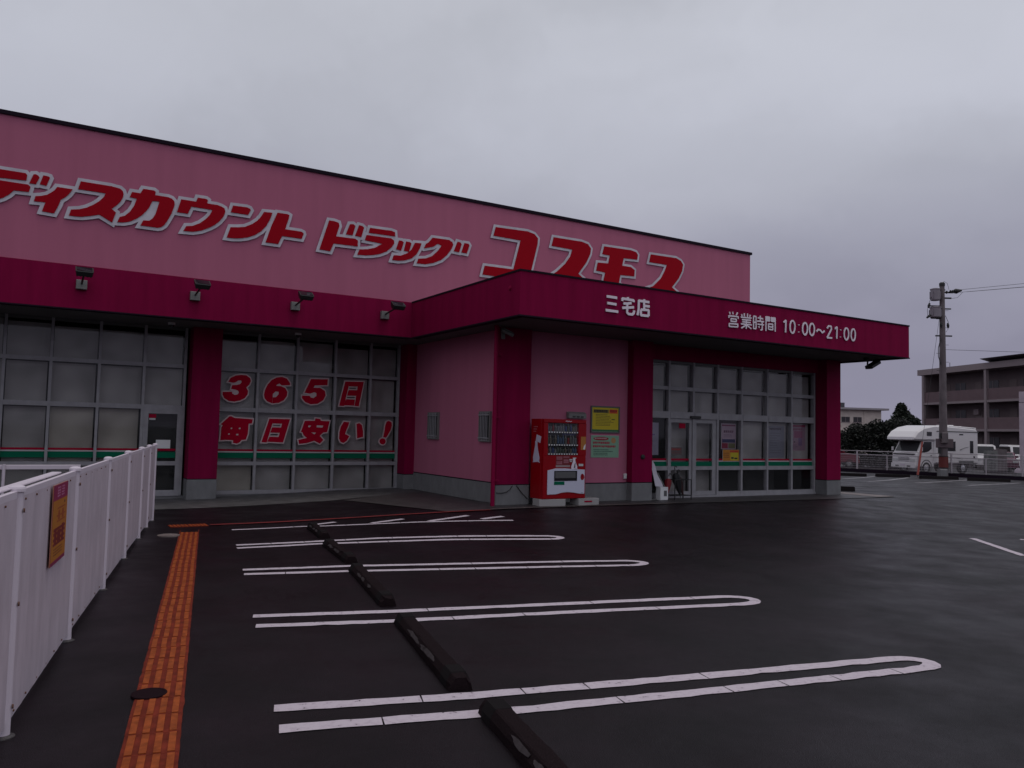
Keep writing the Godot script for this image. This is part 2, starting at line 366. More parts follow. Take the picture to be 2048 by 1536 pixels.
func stroke_polys(lines: Array, half: float) -> Array:
	var out := []
	var parts := []
	for a in lines:
		var n: int = a.size()
		if n >= 10 and absf(a[0] - a[n - 2]) < 0.02 and absf(a[1] - a[n - 1]) < 0.02:   # a closed stroke: two halves
			var h := int(n / 4) * 2
			parts.append(a.slice(0, h + 2)); parts.append(a.slice(h, n))
		else:
			parts.append(a)
	for a in parts:
		for q in Geometry2D.offset_polyline(unpack(a), half, Geometry2D.JOIN_ROUND, Geometry2D.END_ROUND):
			if Geometry2D.is_polygon_clockwise(q): continue
			out.append(q)
	return out

func _ready() -> void:
	rng.seed = 20
	# ---- camera, sky, sun ----
	var cam := Camera3D.new()
	cam.name = "camera"
	cam.fov = 51.05
	cam.far = 1500.0
	cam.basis = Basis(Vector3.UP, -0.5415) * Basis(Vector3.RIGHT, 0.0587) * Basis(Vector3.BACK, 0.0235)
	cam.position = Vector3(0, 1.69, 0)
	add_child(cam)
	cam.current = true
	var we := WorldEnvironment.new()
	we.name = "world_environment"
	var env := Environment.new()
	var sky := Sky.new()
	var pano := PanoramaSkyMaterial.new()
	pano.panorama = make_sky()
	sky.sky_material = pano
	env.sky = sky
	env.background_mode = Environment.BG_SKY
	env.background_energy_multiplier = 1.0
	env.tonemap_mode = Environment.TONE_MAPPER_LINEAR
	env.tonemap_exposure = 1.0
	env.sdfgi_enabled = true; env.ssao_enabled = true; env.ssil_enabled = true
	we.environment = env
	add_child(we)
	var sun := DirectionalLight3D.new()
	sun.name = "sun"
	sun.light_energy = 0.2
	sun.light_color = Color(1.0, 0.97, 0.93)
	sun.light_angular_distance = 20.0
	sun.shadow_enabled = true
	sun.rotation = Vector3(-1.35, 0.5, 0)
	add_child(sun)

	make_materials()
	ground()
	shop()
	shop_signs()
	shop_fittings()
	vending()
	entrance_things()
	fence_left()
	lot_markings()
	far_side()

func make_sky() -> ImageTexture:
	var w := 1024; var h := 512
	var im := Image.create_empty(w, h, false, Image.FORMAT_RGBF)
	var n := FastNoiseLite.new()
	n.seed = 11; n.frequency = 0.5; n.fractal_octaves = 5; n.fractal_gain = 0.5
	n.domain_warp_enabled = true; n.domain_warp_amplitude = 0.9; n.domain_warp_frequency = 0.45
	var n2 := FastNoiseLite.new()
	n2.seed = 5; n2.frequency = 0.16; n2.fractal_octaves = 3
	for j in h:
		var el := PI / 2 - PI * (j + 0.5) / h
		for i in w:
			var az := TAU * ((i + 0.5) / w - 0.5)
			var dir := Vector3(sin(az) * cos(el), sin(el), -cos(az) * cos(el))
			var up := maxf(dir.y, 0.0)
			var p := Vector3(dir.x, 0, dir.z) / (up + 0.22)
			var a := n.get_noise_2d(p.x * 1.3, p.z * 1.3 + 3.0)
			var b := n2.get_noise_2d(p.x * 1.3 + 20.0, p.z * 1.3)
			var l := 0.278 + 0.255 * ss(0.02, 0.42, up) + 0.155 * a * (0.35 + up) + 0.10 * b
			l = clampf(l, 0.2, 0.66)
			var blue := 1.0 + 0.09 * ss(0.6, 0.0, up) + clampf((0.36 - l) * 0.4, -0.03, 0.06)
			var t := ss(0.0, 0.35, up)
			im.set_pixel(i, j, Color(l * lerpf(1.0, 0.965, t), l * lerpf(0.965, 0.995, t), l * 1.14 * blue))
	return ImageTexture.create_from_image(im)

func chipped() -> Texture2D:   # road paint: greyed in patches, little chips missing
	var n := FastNoiseLite.new()
	n.seed = 31; n.frequency = 0.016; n.fractal_octaves = 5; n.fractal_gain = 0.6
	var t := NoiseTexture2D.new()
	t.width = 1024; t.height = 1024; t.seamless = true; t.noise = n
	var g := Gradient.new()
	g.offsets = PackedFloat32Array([0.0, 0.125, 0.135, 0.24, 0.6, 1.0])
	g.colors = PackedColorArray([Color(0.4, 0.4, 0.4, 0), Color(0.5, 0.5, 0.5, 0), Color(0.8, 0.79, 0.8, 1), Color(0.92, 0.91, 0.92, 1), Color(0.97, 0.97, 0.97, 1), Color(0.93, 0.92, 0.93, 1)])
	t.color_ramp = g
	T["chipped"] = t
	return t

func make_materials() -> void:
	var grain := noise_tex("grain", 0.12, 0.45, 1.0, 512, 4)
	var blotch := noise_tex("blotch", 0.012, 0.68, 1.0, 512, 5)
	var soft := noise_tex("soft", 0.01, 0.88, 1.0, 512, 5)
	var fine_n := noise_tex("fine_n", 0.25, 0, 1, 512, 3, true, 6.0)
	var wave_n := noise_tex("wave_n", 0.02, 0, 1, 512, 4, true, 3.0)
	var wet := noise_tex("wet", 0.004, 0.30, 0.56, 1024, 5)
	var faint := noise_tex("faint", 0.012, 0.955, 1.0, 512, 4)
	mat("asphalt", Color(0.0275, 0.0160, 0.0240), 1.0, {"tex": noise_tex("stone", 0.30, 0.40, 1.0, 2048, 3), "scale": Vector3(0.2, 0.2, 0.2), "ntex": noise_tex("stone_n", 0.28, 0, 1, 2048, 3, true, 5.0), "ns": 0.28, "rtex": wet, "spec": 0.27})
	var am: StandardMaterial3D = M.asphalt
	am.detail_enabled = true
	am.detail_blend_mode = BaseMaterial3D.BLEND_MODE_MUL
	am.detail_uv_layer = BaseMaterial3D.DETAIL_UV_2
	am.detail_albedo = noise_tex("stain", 0.011, 0.55, 1.0, 512, 6)
	am.uv2_triplanar = true; am.uv2_world_triplanar = true; am.uv2_scale = Vector3(0.11, 0.11, 0.11)
	mat("paint", Color(0.60, 0.525, 0.585), 0.6, {"spec": 0.2, "tex": chipped(), "scale": Vector3(0.8, 0.8, 0.8)})
	(M.paint as StandardMaterial3D).transparency = BaseMaterial3D.TRANSPARENCY_ALPHA_SCISSOR
	(M.paint as StandardMaterial3D).alpha_scissor_threshold = 0.5
	mat("far_paint", Color(0.45, 0.42, 0.45), 0.55, {"tex": blotch, "scale": Vector3(0.5, 0.5, 0.5)})
	mat("red_paint", Color(0.30, 0.022, 0.024), 0.6, {"tex": blotch, "scale": Vector3(0.6, 0.6, 0.6)})
	mat("tactile", Color(0.25, 0.036, 0.018), 0.75, {"spec": 0.25, "tex": blotch, "scale": Vector3(0.9, 0.9, 0.9)})
	mat("tactile_bar", Color(0.44, 0.098, 0.025), 0.7, {"spec": 0.25, "tex": blotch, "scale": Vector3(1.4, 1.4, 1.4)})
	mat("slab", Color(0.13, 0.125, 0.13), 0.55, {"tex": blotch, "scale": Vector3(0.35, 0.35, 0.35), "ntex": fine_n, "ns": 0.2})
	mat("dark_slab", Color(0.075, 0.066, 0.068), 0.5, {"tex": blotch, "scale": Vector3(0.4, 0.4, 0.4), "ntex": fine_n, "ns": 0.2})
	mat("slab_edge", Color(0.26, 0.21, 0.2), 0.6, {"tex": blotch, "scale": Vector3(0.7, 0.7, 0.7)})
	mat("base_concrete", Color(0.22, 0.22, 0.225), 0.85, {"spec": 0.2, "tex": soft, "scale": Vector3(0.5, 0.3, 0.5)})
	mat("pink", Color(0.485, 0.152, 0.240), 0.6, {"spec": 0.15, "tex": faint, "scale": Vector3(0.31, 0.02, 0.31)})
	mat("crimson", Color(0.245, 0.006, 0.053), 0.6, {"spec": 0.12, "tex": soft, "scale": Vector3(0.5, 0.06, 0.5)})
	mat("pipe_red", Color(0.24, 0.003, 0.045), 0.5, {"spec": 0.2})
	mat("trim", Color(0.018, 0.012, 0.02), 0.6, {"spec": 0.12})
	mat("soffit", Color(0.13, 0.125, 0.125), 0.8, {"tex": soft, "scale": Vector3(0.2, 0.2, 0.2)})
	mat("roofing", Color(0.2, 0.2, 0.2), 0.9)
	mat("alu", Color(0.36, 0.35, 0.37), 0.5, {"spec": 0.3, "tex": soft, "scale": Vector3(0.6, 0.6, 0.6)})
	mat("alu_dark", Color(0.1, 0.1, 0.1), 0.5)
	mat("glass", Color(0.01, 0.012, 0.012), 0.03, {"alpha": 0.08, "spec": 0.32})
	mat("blind", Color(0.45, 0.43, 0.42), 0.9, {"tex": noise_tex("cloudy", 0.004, 0.80, 1.0, 512, 2), "scale": Vector3(0.45, 0.45, 0.45)})
	mat("blind_warm", Color(0.52, 0.48, 0.42), 0.9, {"tex": noise_tex("cloudy", 0.004, 0.80, 1.0, 512, 2), "scale": Vector3(0.45, 0.45, 0.45)})
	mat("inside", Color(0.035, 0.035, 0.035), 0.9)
	mat("film_red", Color(0.34, 0.004, 0.03), 0.5, {"spec": 0.15})
	mat("film_green", Color(0.004, 0.13, 0.07), 0.5, {"spec": 0.15})
	mat("film_white", Color(0.5, 0.5, 0.5), 0.4)
	mat("sign_red", Color(0.34, 0.003, 0.012), 0.5, {"spec": 0.15})
	mat("sign_grey", Color(0.66, 0.63, 0.70), 0.5, {"spec": 0.2, "tex": soft, "scale": Vector3(0.4, 0.4, 0.4)})
	mat("sign_white", Color(0.80, 0.72, 0.80), 0.45)
	mat("slogan_red", Color(0.42, 0.002, 0.025), 0.6, {"spec": 0.12})
	mat("slogan_rim", Color(0.60, 0.46, 0.47), 0.5)
	mat("black", Color(0.012, 0.012, 0.013), 0.5)
	mat("rubber", Color(0.014, 0.012, 0.013), 0.9, {"spec": 0.15})
	mat("grey_metal", Color(0.17, 0.17, 0.165), 0.5)
	mat("white_plastic", Color(0.72, 0.72, 0.72), 0.45)
	mat("cable", Color(0.012, 0.012, 0.012), 0.6)
	mat("fence_white", Color(0.62, 0.535, 0.60), 0.5, {"spec": 0.3, "tex": soft, "scale": Vector3(0.8, 0.25, 0.8)})
	mat("fence_post", Color(0.63, 0.56, 0.63), 0.5, {"spec": 0.3})
	mat("rust", Color(0.12, 0.05, 0.03), 0.8)
	mat("stop", Color(0.030, 0.019, 0.022), 0.9, {"spec": 0.15, "tex": grain, "scale": Vector3(1.3, 1.3, 1.3), "ntex": fine_n, "ns": 0.4})
	mat("stop_mark", Color(0.095, 0.08, 0.085), 0.85, {"spec": 0.15, "tex": blotch, "scale": Vector3(2, 2, 2)})
	mat("vend_red", Color(0.29, 0.001, 0.006), 0.4, {"spec": 0.25, "coat": 0.15})
	mat("vend_white", Color(0.60, 0.60, 0.72), 0.35)
	mat("iron", Color(0.018, 0.009, 0.012), 0.8, {"spec": 0.12})
	mat("camper_white", Color(0.72, 0.69, 0.70), 0.35, {"coat": 0.3})
	mat("car_glass", Color(0.012, 0.010, 0.014), 0.08)
	mat("tyre", Color(0.015, 0.015, 0.015), 0.9)
	mat("chrome", Color(0.5, 0.5, 0.5), 0.25, {"metal": 0.8})
	mat("lamp_glass", Color(0.55, 0.55, 0.55), 0.15)
	mat("pole_concrete", Color(0.20, 0.165, 0.175), 0.8, {"tex": blotch, "scale": Vector3(0.5, 0.2, 0.5)})
	mat("apt_wall", Color(0.16, 0.12, 0.125), 0.85, {"tex": soft, "scale": Vector3(0.2, 0.2, 0.2)})
	mat("apt_parapet", Color(0.17, 0.11, 0.12), 0.85, {"tex": soft, "scale": Vector3(0.2, 0.2, 0.2)})
	mat("apt_slab", Color(0.27, 0.215, 0.225), 0.8)
	mat("apt_dark", Color(0.03, 0.025, 0.03), 0.3)
	mat("beige", Color(0.68, 0.58, 0.53), 0.85, {"tex": soft, "scale": Vector3(0.15, 0.15, 0.15)})
	mat("white_wall", Color(0.55, 0.46, 0.52), 0.8, {"tex": soft, "scale": Vector3(0.3, 0.3, 0.3)})
	mat("bark", Color(0.06, 0.045, 0.035), 0.9)
	mat("leaf", Color(1, 1, 1), 0.7, {"vc": true, "back": Color(0.25, 0.3, 0.15)})

# ---------- ground ----------
func axis_steps(lo: float, a: float, b: float, hi: float, step: float) -> Array:
	var v := [lo, (lo + a) * 0.5, a]
	var x := a
	while x < b - 1e-4:
		x += step
		v.append(x)
	v.append((hi + b) * 0.5); v.append(hi)
	return v

func ground() -> void:
	var us := axis_steps(-500.0, 0.0, 46.0, 700.0, 0.5)
	var ds := axis_steps(-300.0, 8.0, 44.0, 700.0, 0.5)
	var st := begin()
	st.set_smooth_group(1)
	for i in us.size() - 1:
		for j in ds.size() - 1:
			quad(st, gp(us[i], ds[j]), gp(us[i + 1], ds[j]), gp(us[i + 1], ds[j + 1]), gp(us[i], ds[j + 1]), Vector3.UP, 1)
	var o := obj("ground", done(st), M.asphalt)
	tag(o, "dark wet tarmac of the car park", "", "", "structure")
	# the paved aprons along the shop, laid on the tarmac
	flat("pavement", [[-14.0, 17.15], [2.2, 17.1], [5.75, 17.1], [7.2, 17.55], [8.4, 18.0], [8.4, 20.2], [-14.0, 20.2]], 0.006, M.slab, "pale concrete apron under the long window wall")
	flat("entrance_slab", [[6.0, 16.95], [6.80, 14.3], [6.95, 13.66], [12.4, 13.62], [17.5, 13.40], [20.3, 13.40], [20.25, 15.2], [8.4, 15.2], [8.4, 18.0], [7.2, 17.55]], 0.012, M.dark_slab, "dark concrete floor slab in front of the shop entrance")
	flat("entrance_apron", [[19.55, 13.42], [20.28, 13.43], [20.2, 14.95], [19.55, 14.9]], 0.018, M.slab_edge, "pale corner of the entrance slab beyond the end pillar")
	ribbon("red_edge_line", red_edge[0].k, 0.11, 0.017, M.red_paint, "thin red painted line from the tactile strip to the downpipe", false)
	ribbon("slab_edge", red_edge[1].k, 0.07, 0.019, M.slab_edge, "pale worn edge of the entrance slab below the vending machine", false)

func flat(called: String, pts: Array, up: float, m: Material, label: String) -> void:
	var poly := PackedVector2Array()
	for p in pts: poly.append(Vector2(p[0], p[1]))
	# cut into cells so that the sheet follows the rise of the tarmac
	var st := begin()
	var lo := poly[0]; var hi := poly[0]
	for p in poly: lo = lo.min(p); hi = hi.max(p)
	var u := floorf(lo.x * 2.0) / 2.0
	while u < hi.x:
		var d := floorf(lo.y * 2.0) / 2.0
		while d < hi.y:
			var cell := PackedVector2Array([Vector2(u, d), Vector2(u + 0.5, d), Vector2(u + 0.5, d + 0.5), Vector2(u, d + 0.5)])
			for q in Geometry2D.intersect_polygons(cell, poly):
				var t := Geometry2D.triangulate_polygon(q)
				for k in range(0, t.size(), 3):
					tri(st, gp(q[t[k]].x, q[t[k]].y, up), gp(q[t[k + 1]].x, q[t[k + 1]].y, up), gp(q[t[k + 2]].x, q[t[k + 2]].y, up), Vector3.UP, 1)
			d += 0.5
		u += 0.5
	tag(obj(called, done(st), m), label, "", "", "structure")

# a painted strip along points (u, d), its edges a little worn, with hairline breaks
func ribbon_into(st: SurfaceTool, k: Array, width: float, up: float, worn := true) -> void:
	var pts := []
	for i in range(0, k.size() - 2, 2):
		var a := Vector2(k[i], k[i + 1]); var b := Vector2(k[i + 2], k[i + 3])
		var n := maxi(1, int((b - a).length() / (0.11 if worn else 0.4)))
		for s in n: pts.append(a.lerp(b, float(s) / n))
	pts.append(Vector2(k[-2], k[-1]))
	var prev := []
	var gap := 0
	for i in pts.size():
		var dir: Vector2 = (pts[mini(i + 1, pts.size() - 1)] - pts[maxi(i - 1, 0)]).normalized()
		var nrm := Vector2(-dir.y, dir.x)
		var ja := rng.randf_range(-0.008, 0.006) if worn else 0.0
		var jb := rng.randf_range(-0.006, 0.006) if worn else 0.0
		if worn and rng.randf() < 0.05: ja -= 0.012
		if worn and rng.randf() < 0.05: jb -= 0.012
		var l: Vector2 = pts[i] + nrm * (width / 2 + ja)
		var r: Vector2 = pts[i] - nrm * (width / 2 + jb)
		var row := [gp(l.x, l.y, up), gp(r.x, r.y, up)]
		if prev:
			if worn and i - gap > 3 and rng.randf() < 0.11:   # a hairline break
				gap = i
				var t := dir * 0.012
				prev = [prev[0] + Vector3(t.x, 0, -t.y), prev[1] + Vector3(t.x, 0, -t.y) * 0.6]
			quad(st, prev[0], row[0], row[1], prev[1], Vector3.UP)
		prev = row

func ribbon(called: String, k: Array, width: float, up: float, m: Material, label: String, worn := true) -> void:
	var st := begin()
	ribbon_into(st, k, width, up, worn)
	tag(obj(called, done(st), m), label, "", "", "structure")

func lot_markings() -> void:
	var w := ["nearest pair", "second pair", "third pair", "farthest pair"]
	for i in 4:
		var a: Array = bay_lines[i * 2].k; var b: Array = bay_lines[i * 2 + 1].k
		var k := a.duplicate()
		# round the end of the loop
		var e0 := Vector2(a[-2], a[-1]); var e1 := Vector2(b[-2], b[-1])
		var ax := (e0 - Vector2(a[0], a[1])).normalized()
		var mid := (e0 + e1) / 2; var r := (e0 - e1) / 2
		for s in range(1, 8):
			var t := PI * s / 8
			var q := mid + r * cos(t) + ax * r.length() * 1.5 * sin(t)
			k.append(q.x); k.append(q.y)
		for j in range(b.size() - 2, -1, -2):
			k.append(b[j]); k.append(b[j + 1])
		ribbon("parking_line", k, [0.125, 0.12, 0.12, 0.12][i], 0.005, M.paint, "white hairpin bay line, the %s between the wheel stops" % w[i])
	ribbon("parking_line", single_lines[0].k, 0.09, 0.005, M.paint, "single white bay line in front of the red edge line")
	for i in range(1, 5):
		ribbon("hatch_line", single_lines[i].k, 0.12, 0.0065, M.paint, "short slanted white hatch stroke behind the last bay line")
	for i in [5, 6]:
		ribbon("parking_line", single_lines[i].k, 0.12, 0.005, M.paint, "white line alone on the open tarmac at the edge of view")
	for l in far_lines:
		ribbon("far_parking_line", l.k, 0.13, 0.005, M.far_paint, "faded white bay line in front of the far mesh fence", false)
	# wheel stops
	var names := ["topmost but two", "", "", "", ""]
	var stops := [[2.905, 6.591, 2.501, 4.711], [2.474, 4.277, 2.09, 2.45], [3.415, 9.178, 3.03, 7.226], [3.755, 11.226, 3.553, 9.68], [4.09, 13.066, 3.925, 11.865]]
	var said := ["scuffed dark wheel stop between the nearest and the second bay line", "dark wheel stop in front, running out of view by the nearest bay line", "scuffed dark wheel stop between the second and the third bay line", "dark wheel stop between the third and the farthest hairpin bay line", "small far wheel stop beside the slanted hatch strokes"]
	for i in 5:
		var s: Array = stops[i]
		var a := gp(s[0], s[1]); var b := gp(s[2], s[3])
		var t := thing("wheel_stop", said[i], "wheel stop", (a + b) / 2, 0, "wheel stops of the near bays")
		t.basis = Basis.looking_at(b - a, Vector3.UP)
		var len := (b - a).length()
		var st := begin()
		var sec := [Vector2(-0.082, 0.0), Vector2(-0.078, 0.05), Vector2(-0.052, 0.094), Vector2(-0.040, 0.1), Vector2(0.040, 0.1), Vector2(0.052, 0.094), Vector2(0.078, 0.05), Vector2(0.082, 0.0)]
		var rings := []
		var nz := 22
		for z in nz + 1:
			var ring := []
			for q in sec:
				var chip := rng.randf_range(-0.0035, 0.002)
				if rng.randf() < 0.06 and q.y > 0.04: chip = -0.012
				var k := 1.0 + chip / 0.08 - (0.16 if z == 0 or z == nz else 0.0) * (1.0 if q.y > 0.01 else 0.2)
				ring.append(Vector3(q.x * k, q.y * k, -len / 2 + len * z / nz))
			rings.append(ring)
		for z in nz:
			for q in sec.size() - 1:
				quad(st, rings[z][q], rings[z][q + 1], rings[z + 1][q + 1], rings[z + 1][q], Vector3(rings[z][q].x + rings[z][q + 1].x, rings[z][q].y + rings[z][q + 1].y - 0.02, 0))
		for z in [0, nz]:
			for q in range(1, sec.size() - 1): tri(st, rings[z][0], rings[z][q], rings[z][q + 1], Vector3(0, 0, z - 1))
		obj("body", done(st), M.stop, t)
		for e in [-1, 1]:
			var sc := begin()
			prism(sc, PackedVector2Array([Vector2(-0.084, 0.0), Vector2(0.084, 0.0), Vector2(0.080, 0.05), Vector2(0.05, 0.104), Vector2(-0.05, 0.104), Vector2(-0.080, 0.05)]), Transform3D(Basis.IDENTITY, Vector3(0, 0, e * (len / 2 - 0.16) - 0.09)), 0.18, 0.01)
			obj("rubber_cap", done(sc), M.rubber, t)
		for g in 3:   # scuffed paint along the side towards the fence
			var sg := begin()
			var z := -len * 0.22 + g * len * 0.19 + rng.randf_range(-0.12, 0.12)
			var l := rng.randf_range(0.06, 0.3)
			# an irregular worn patch that lies on the sloping side
			var rim := PackedVector2Array()
			for q in 13:
				var ang := TAU * q / 13.0
				var rr := rng.randf_range(0.55, 1.15)
				rim.append(Vector2(cos(ang) * rr * l * 0.8, sin(ang) * rr * 0.019))
			var low := Vector3(0.0795, 0.05, 0); var high := Vector3(0.0535, 0.094, 0)
			var up := (high - low).normalized()
			prism(sg, rim, Transform3D(Basis(Vector3(0, 0, -1), up, Vector3(0, 0, -1).cross(up)), (low + high) / 2 + Vector3(0, 0, z)), 0.003)
			obj("scuff", done(sg), M.stop_mark, t)
	# covers
	for c in [[0.737, 5.508, 0.105, "iron", "small dark round cover let into the edge of the tactile strip"], [1.912, 13.074, 0.16, "slab_edge", "small pale round cover in the tarmac beside the far end of the fence"]]:
		var st := begin()
		lathe(st, [Vector2(c[2], -0.02), Vector2(c[2], 0.016), Vector2(c[2] - 0.012, 0.018), Vector2(c[2] - 0.02, 0.014), Vector2(0, 0.0145)], Transform3D.IDENTITY, 28)
		tag(obj("drain_cover", done(st), M[c[3]], self, gp(c[0], c[1])), c[4], "drain cover")
	tactile()

func tactile() -> void:
	var p0 := Vector2(0.592, 4.369); var p1 := Vector2(2.29, 13.569)
	var dir := (p1 - p0).normalized()
	var nrm := Vector2(dir.y, -dir.x)
	var s := thing("tactile_strip", "", "", gp(p0.x, p0.y), 0, "", "structure")
	tag(s, "orange red tactile paving strip beside the corrugated fence")
	s.basis = Basis.looking_at(Vector3(dir.x, 0, -dir.y), Vector3.UP)
	var tile := begin()
	box(tile, Vector3(-0.1395, -0.01, -0.1485), Vector3(0.1395, 0.007, 0.1485))
	var tile_mesh := done(tile)
	var bars := []
	for v in 3:
		var b := begin()
		box(b, Vector3(-0.018, 0.007, -0.139), Vector3(0.018, 0.0125, 0.139 - 0.004 * v), Transform3D.IDENTITY)
		bars.append(done(b))
	var n := int(((p1 - p0).length() + 1.95) / 0.3)
	for i in n:
		var z := 1.95 - 0.15 - i * 0.3
		var t := obj("tile", tile_mesh, M.tactile, s, Vector3(rng.randf_range(-0.003, 0.003), 0, z))
		t.rotation.y = rng.randf_range(-0.006, 0.006)
		var w := t.transform.origin
		var world := s.transform * w
		t.position.y = lift(world.x, -world.z) - lift(p0.x, p0.y)
		for k in 4:
			var bar := obj("bar", bars[(i + k) % 3], M.tactile_bar, t, Vector3(-0.102 + k * 0.068, 0, 0))
			bar.position.y = rng.randf_range(-0.001, 0.0)
	# ragged red undercoat along both edges
	var st := begin()
	for e in [-1.0, 1.0]:
		var prev := Vector3.ZERO
		var have := false
		var z := 1.9
		while z > -9.5:
			var o := s.transform * Vector3(e * (0.139 + rng.randf_range(0.0, 0.004) + (0.005 if rng.randf() < 0.1 else 0.0)), 0, z)
			var q := s.transform * Vector3(e * 0.13, 0, z)
			o.y = lift(o.x, -o.z) + 0.0045; q.y = lift(q.x, -q.z) + 0.0045
			if have:
				quad(st, prev, o, q, prev + (q - o), Vector3.UP)
			prev = o; have = true
			z -= 0.06
	tag(obj("undercoat", done(st), M.tactile, s, Vector3.ZERO), "")
	s.get_child(s.get_child_count() - 1).transform = s.transform.affine_inverse()
	# the crossing tiles with studs at the far end
	var c := thing("tactile_crossbar", "", "", gp(2.38, 14.25), 0, "", "structure")
	tag(c, "two studded orange tactile tiles across the end of the strip")
	var stud := begin()
	for a in 5:
		for b in 5:
			lathe(stud, [Vector2(0.017, 0.005), Vector2(0.013, 0.011), Vector2(0, 0.012)], Transform3D(Basis.IDENTITY, Vector3(-0.116 + a * 0.058, 0, -0.116 + b * 0.058)), 8)
	var stud_mesh := done(stud)
	var ct := begin()
	box(ct, Vector3(-0.148, -0.01, -0.148), Vector3(0.148, 0.006, 0.148))
	var ct_mesh := done(ct)
	for i in 2:
		var t := obj("tile", ct_mesh, M.tactile, c, Vector3(-0.15 + 0.3 * i, 0.004, 0))
		obj("studs", stud_mesh, M.tactile_bar, t)

# ---------- the shop ----------
var SH: Node3D

func glazing(called: String, label: String, us: Array, rows: Array, dd: float, mw: float, skip: Array, warm: Array, dark: Array) -> Node3D:
	# us: mullion centres; rows: [centre, thickness] of the transoms, lowest and topmost included
	var w := sub(called, SH)
	if label: w.set_meta("label", label)
	var y0: float = rows[0][0] - rows[0][1] / 2
	var y1: float = rows[-1][0] + rows[-1][1] / 2
	for i in us.size():
		bx("mullion", M.alu, w, us[i] - mw / 2, us[i] + mw / 2, y0, y1, dd - 0.03, dd + 0.08)
	for i in us.size() - 1:
		for j in rows.size():
			if j > 0 and j < rows.size() - 1 and [i, j] in skip: continue
			if j == 0 and [i, 0] in skip: continue
			var t: float = rows[j][1]
			bx("transom", M.alu if j < rows.size() - 1 else M.alu_dark, w, us[i] + mw / 2, us[i + 1] - mw / 2, rows[j][0] - t / 2, rows[j][0] + t / 2, dd - 0.02 - (0.02 if t > 0.1 else 0.0), dd + 0.078)
		for j in rows.size() - 1:
			if [i, j] in skip: continue
			var a: float = rows[j][0] + rows[j][1] / 2
			var b: float = rows[j + 1][0] - rows[j + 1][1] / 2
			bx("pane", M.glass, w, us[i] + mw / 2, us[i + 1] - mw / 2, a, b, dd + 0.034, dd + 0.042)
			if [i, j] in dark: continue
			bx("blind", M.blind_warm if [i, j] in warm else M.blind, w, us[i] + mw / 2 + rng.randf_range(0.0, 0.03), us[i + 1] - mw / 2 - rng.randf_range(0.0, 0.03), a - 0.03, b - rng.randf_range(0.0, 0.12) * (1.0 if j == rows.size() - 2 else 0.2), dd + 0.15, dd + 0.16)
	return w

func stripes(w: Node3D, us: Array, mw: float, dd: float, skip: Array) -> void:
	for i in us.size() - 1:
		if i in skip: continue
		bx("red_stripe", M.film_red, w, us[i] + mw / 2, us[i + 1] - mw / 2, 1.075, 1.12, dd + 0.029, dd + 0.032)
		bx("white_stripe", M.film_white, w, us[i] + mw / 2, us[i + 1] - mw / 2, 1.045, 1.07, dd + 0.029, dd + 0.032)
		bx("green_stripe", M.film_green, w, us[i] + mw / 2, us[i + 1] - mw / 2, 0.915, 1.04, dd + 0.029, dd + 0.032)

func pillar(label: String, u0: float, u1: float, d0: float, d1: float, base: float, foot: float) -> Node3D:
	var p := sub("pillar", SH)
	if label: p.set_meta("label", label)
	bx("shaft", M.crimson, p, u0 + 0.008, u1 - 0.008, base + 0.02, 3.86, d0 + 0.008, d1)
	bx("flashing", M.trim, p, u0 + 0.012, u1 - 0.012, base, base + 0.02, d0 + 0.012, d1)
	bx("plinth", M.base_concrete, p, u0, u1, foot, base, d0, d1 + 0.003, 0.012)
	return p

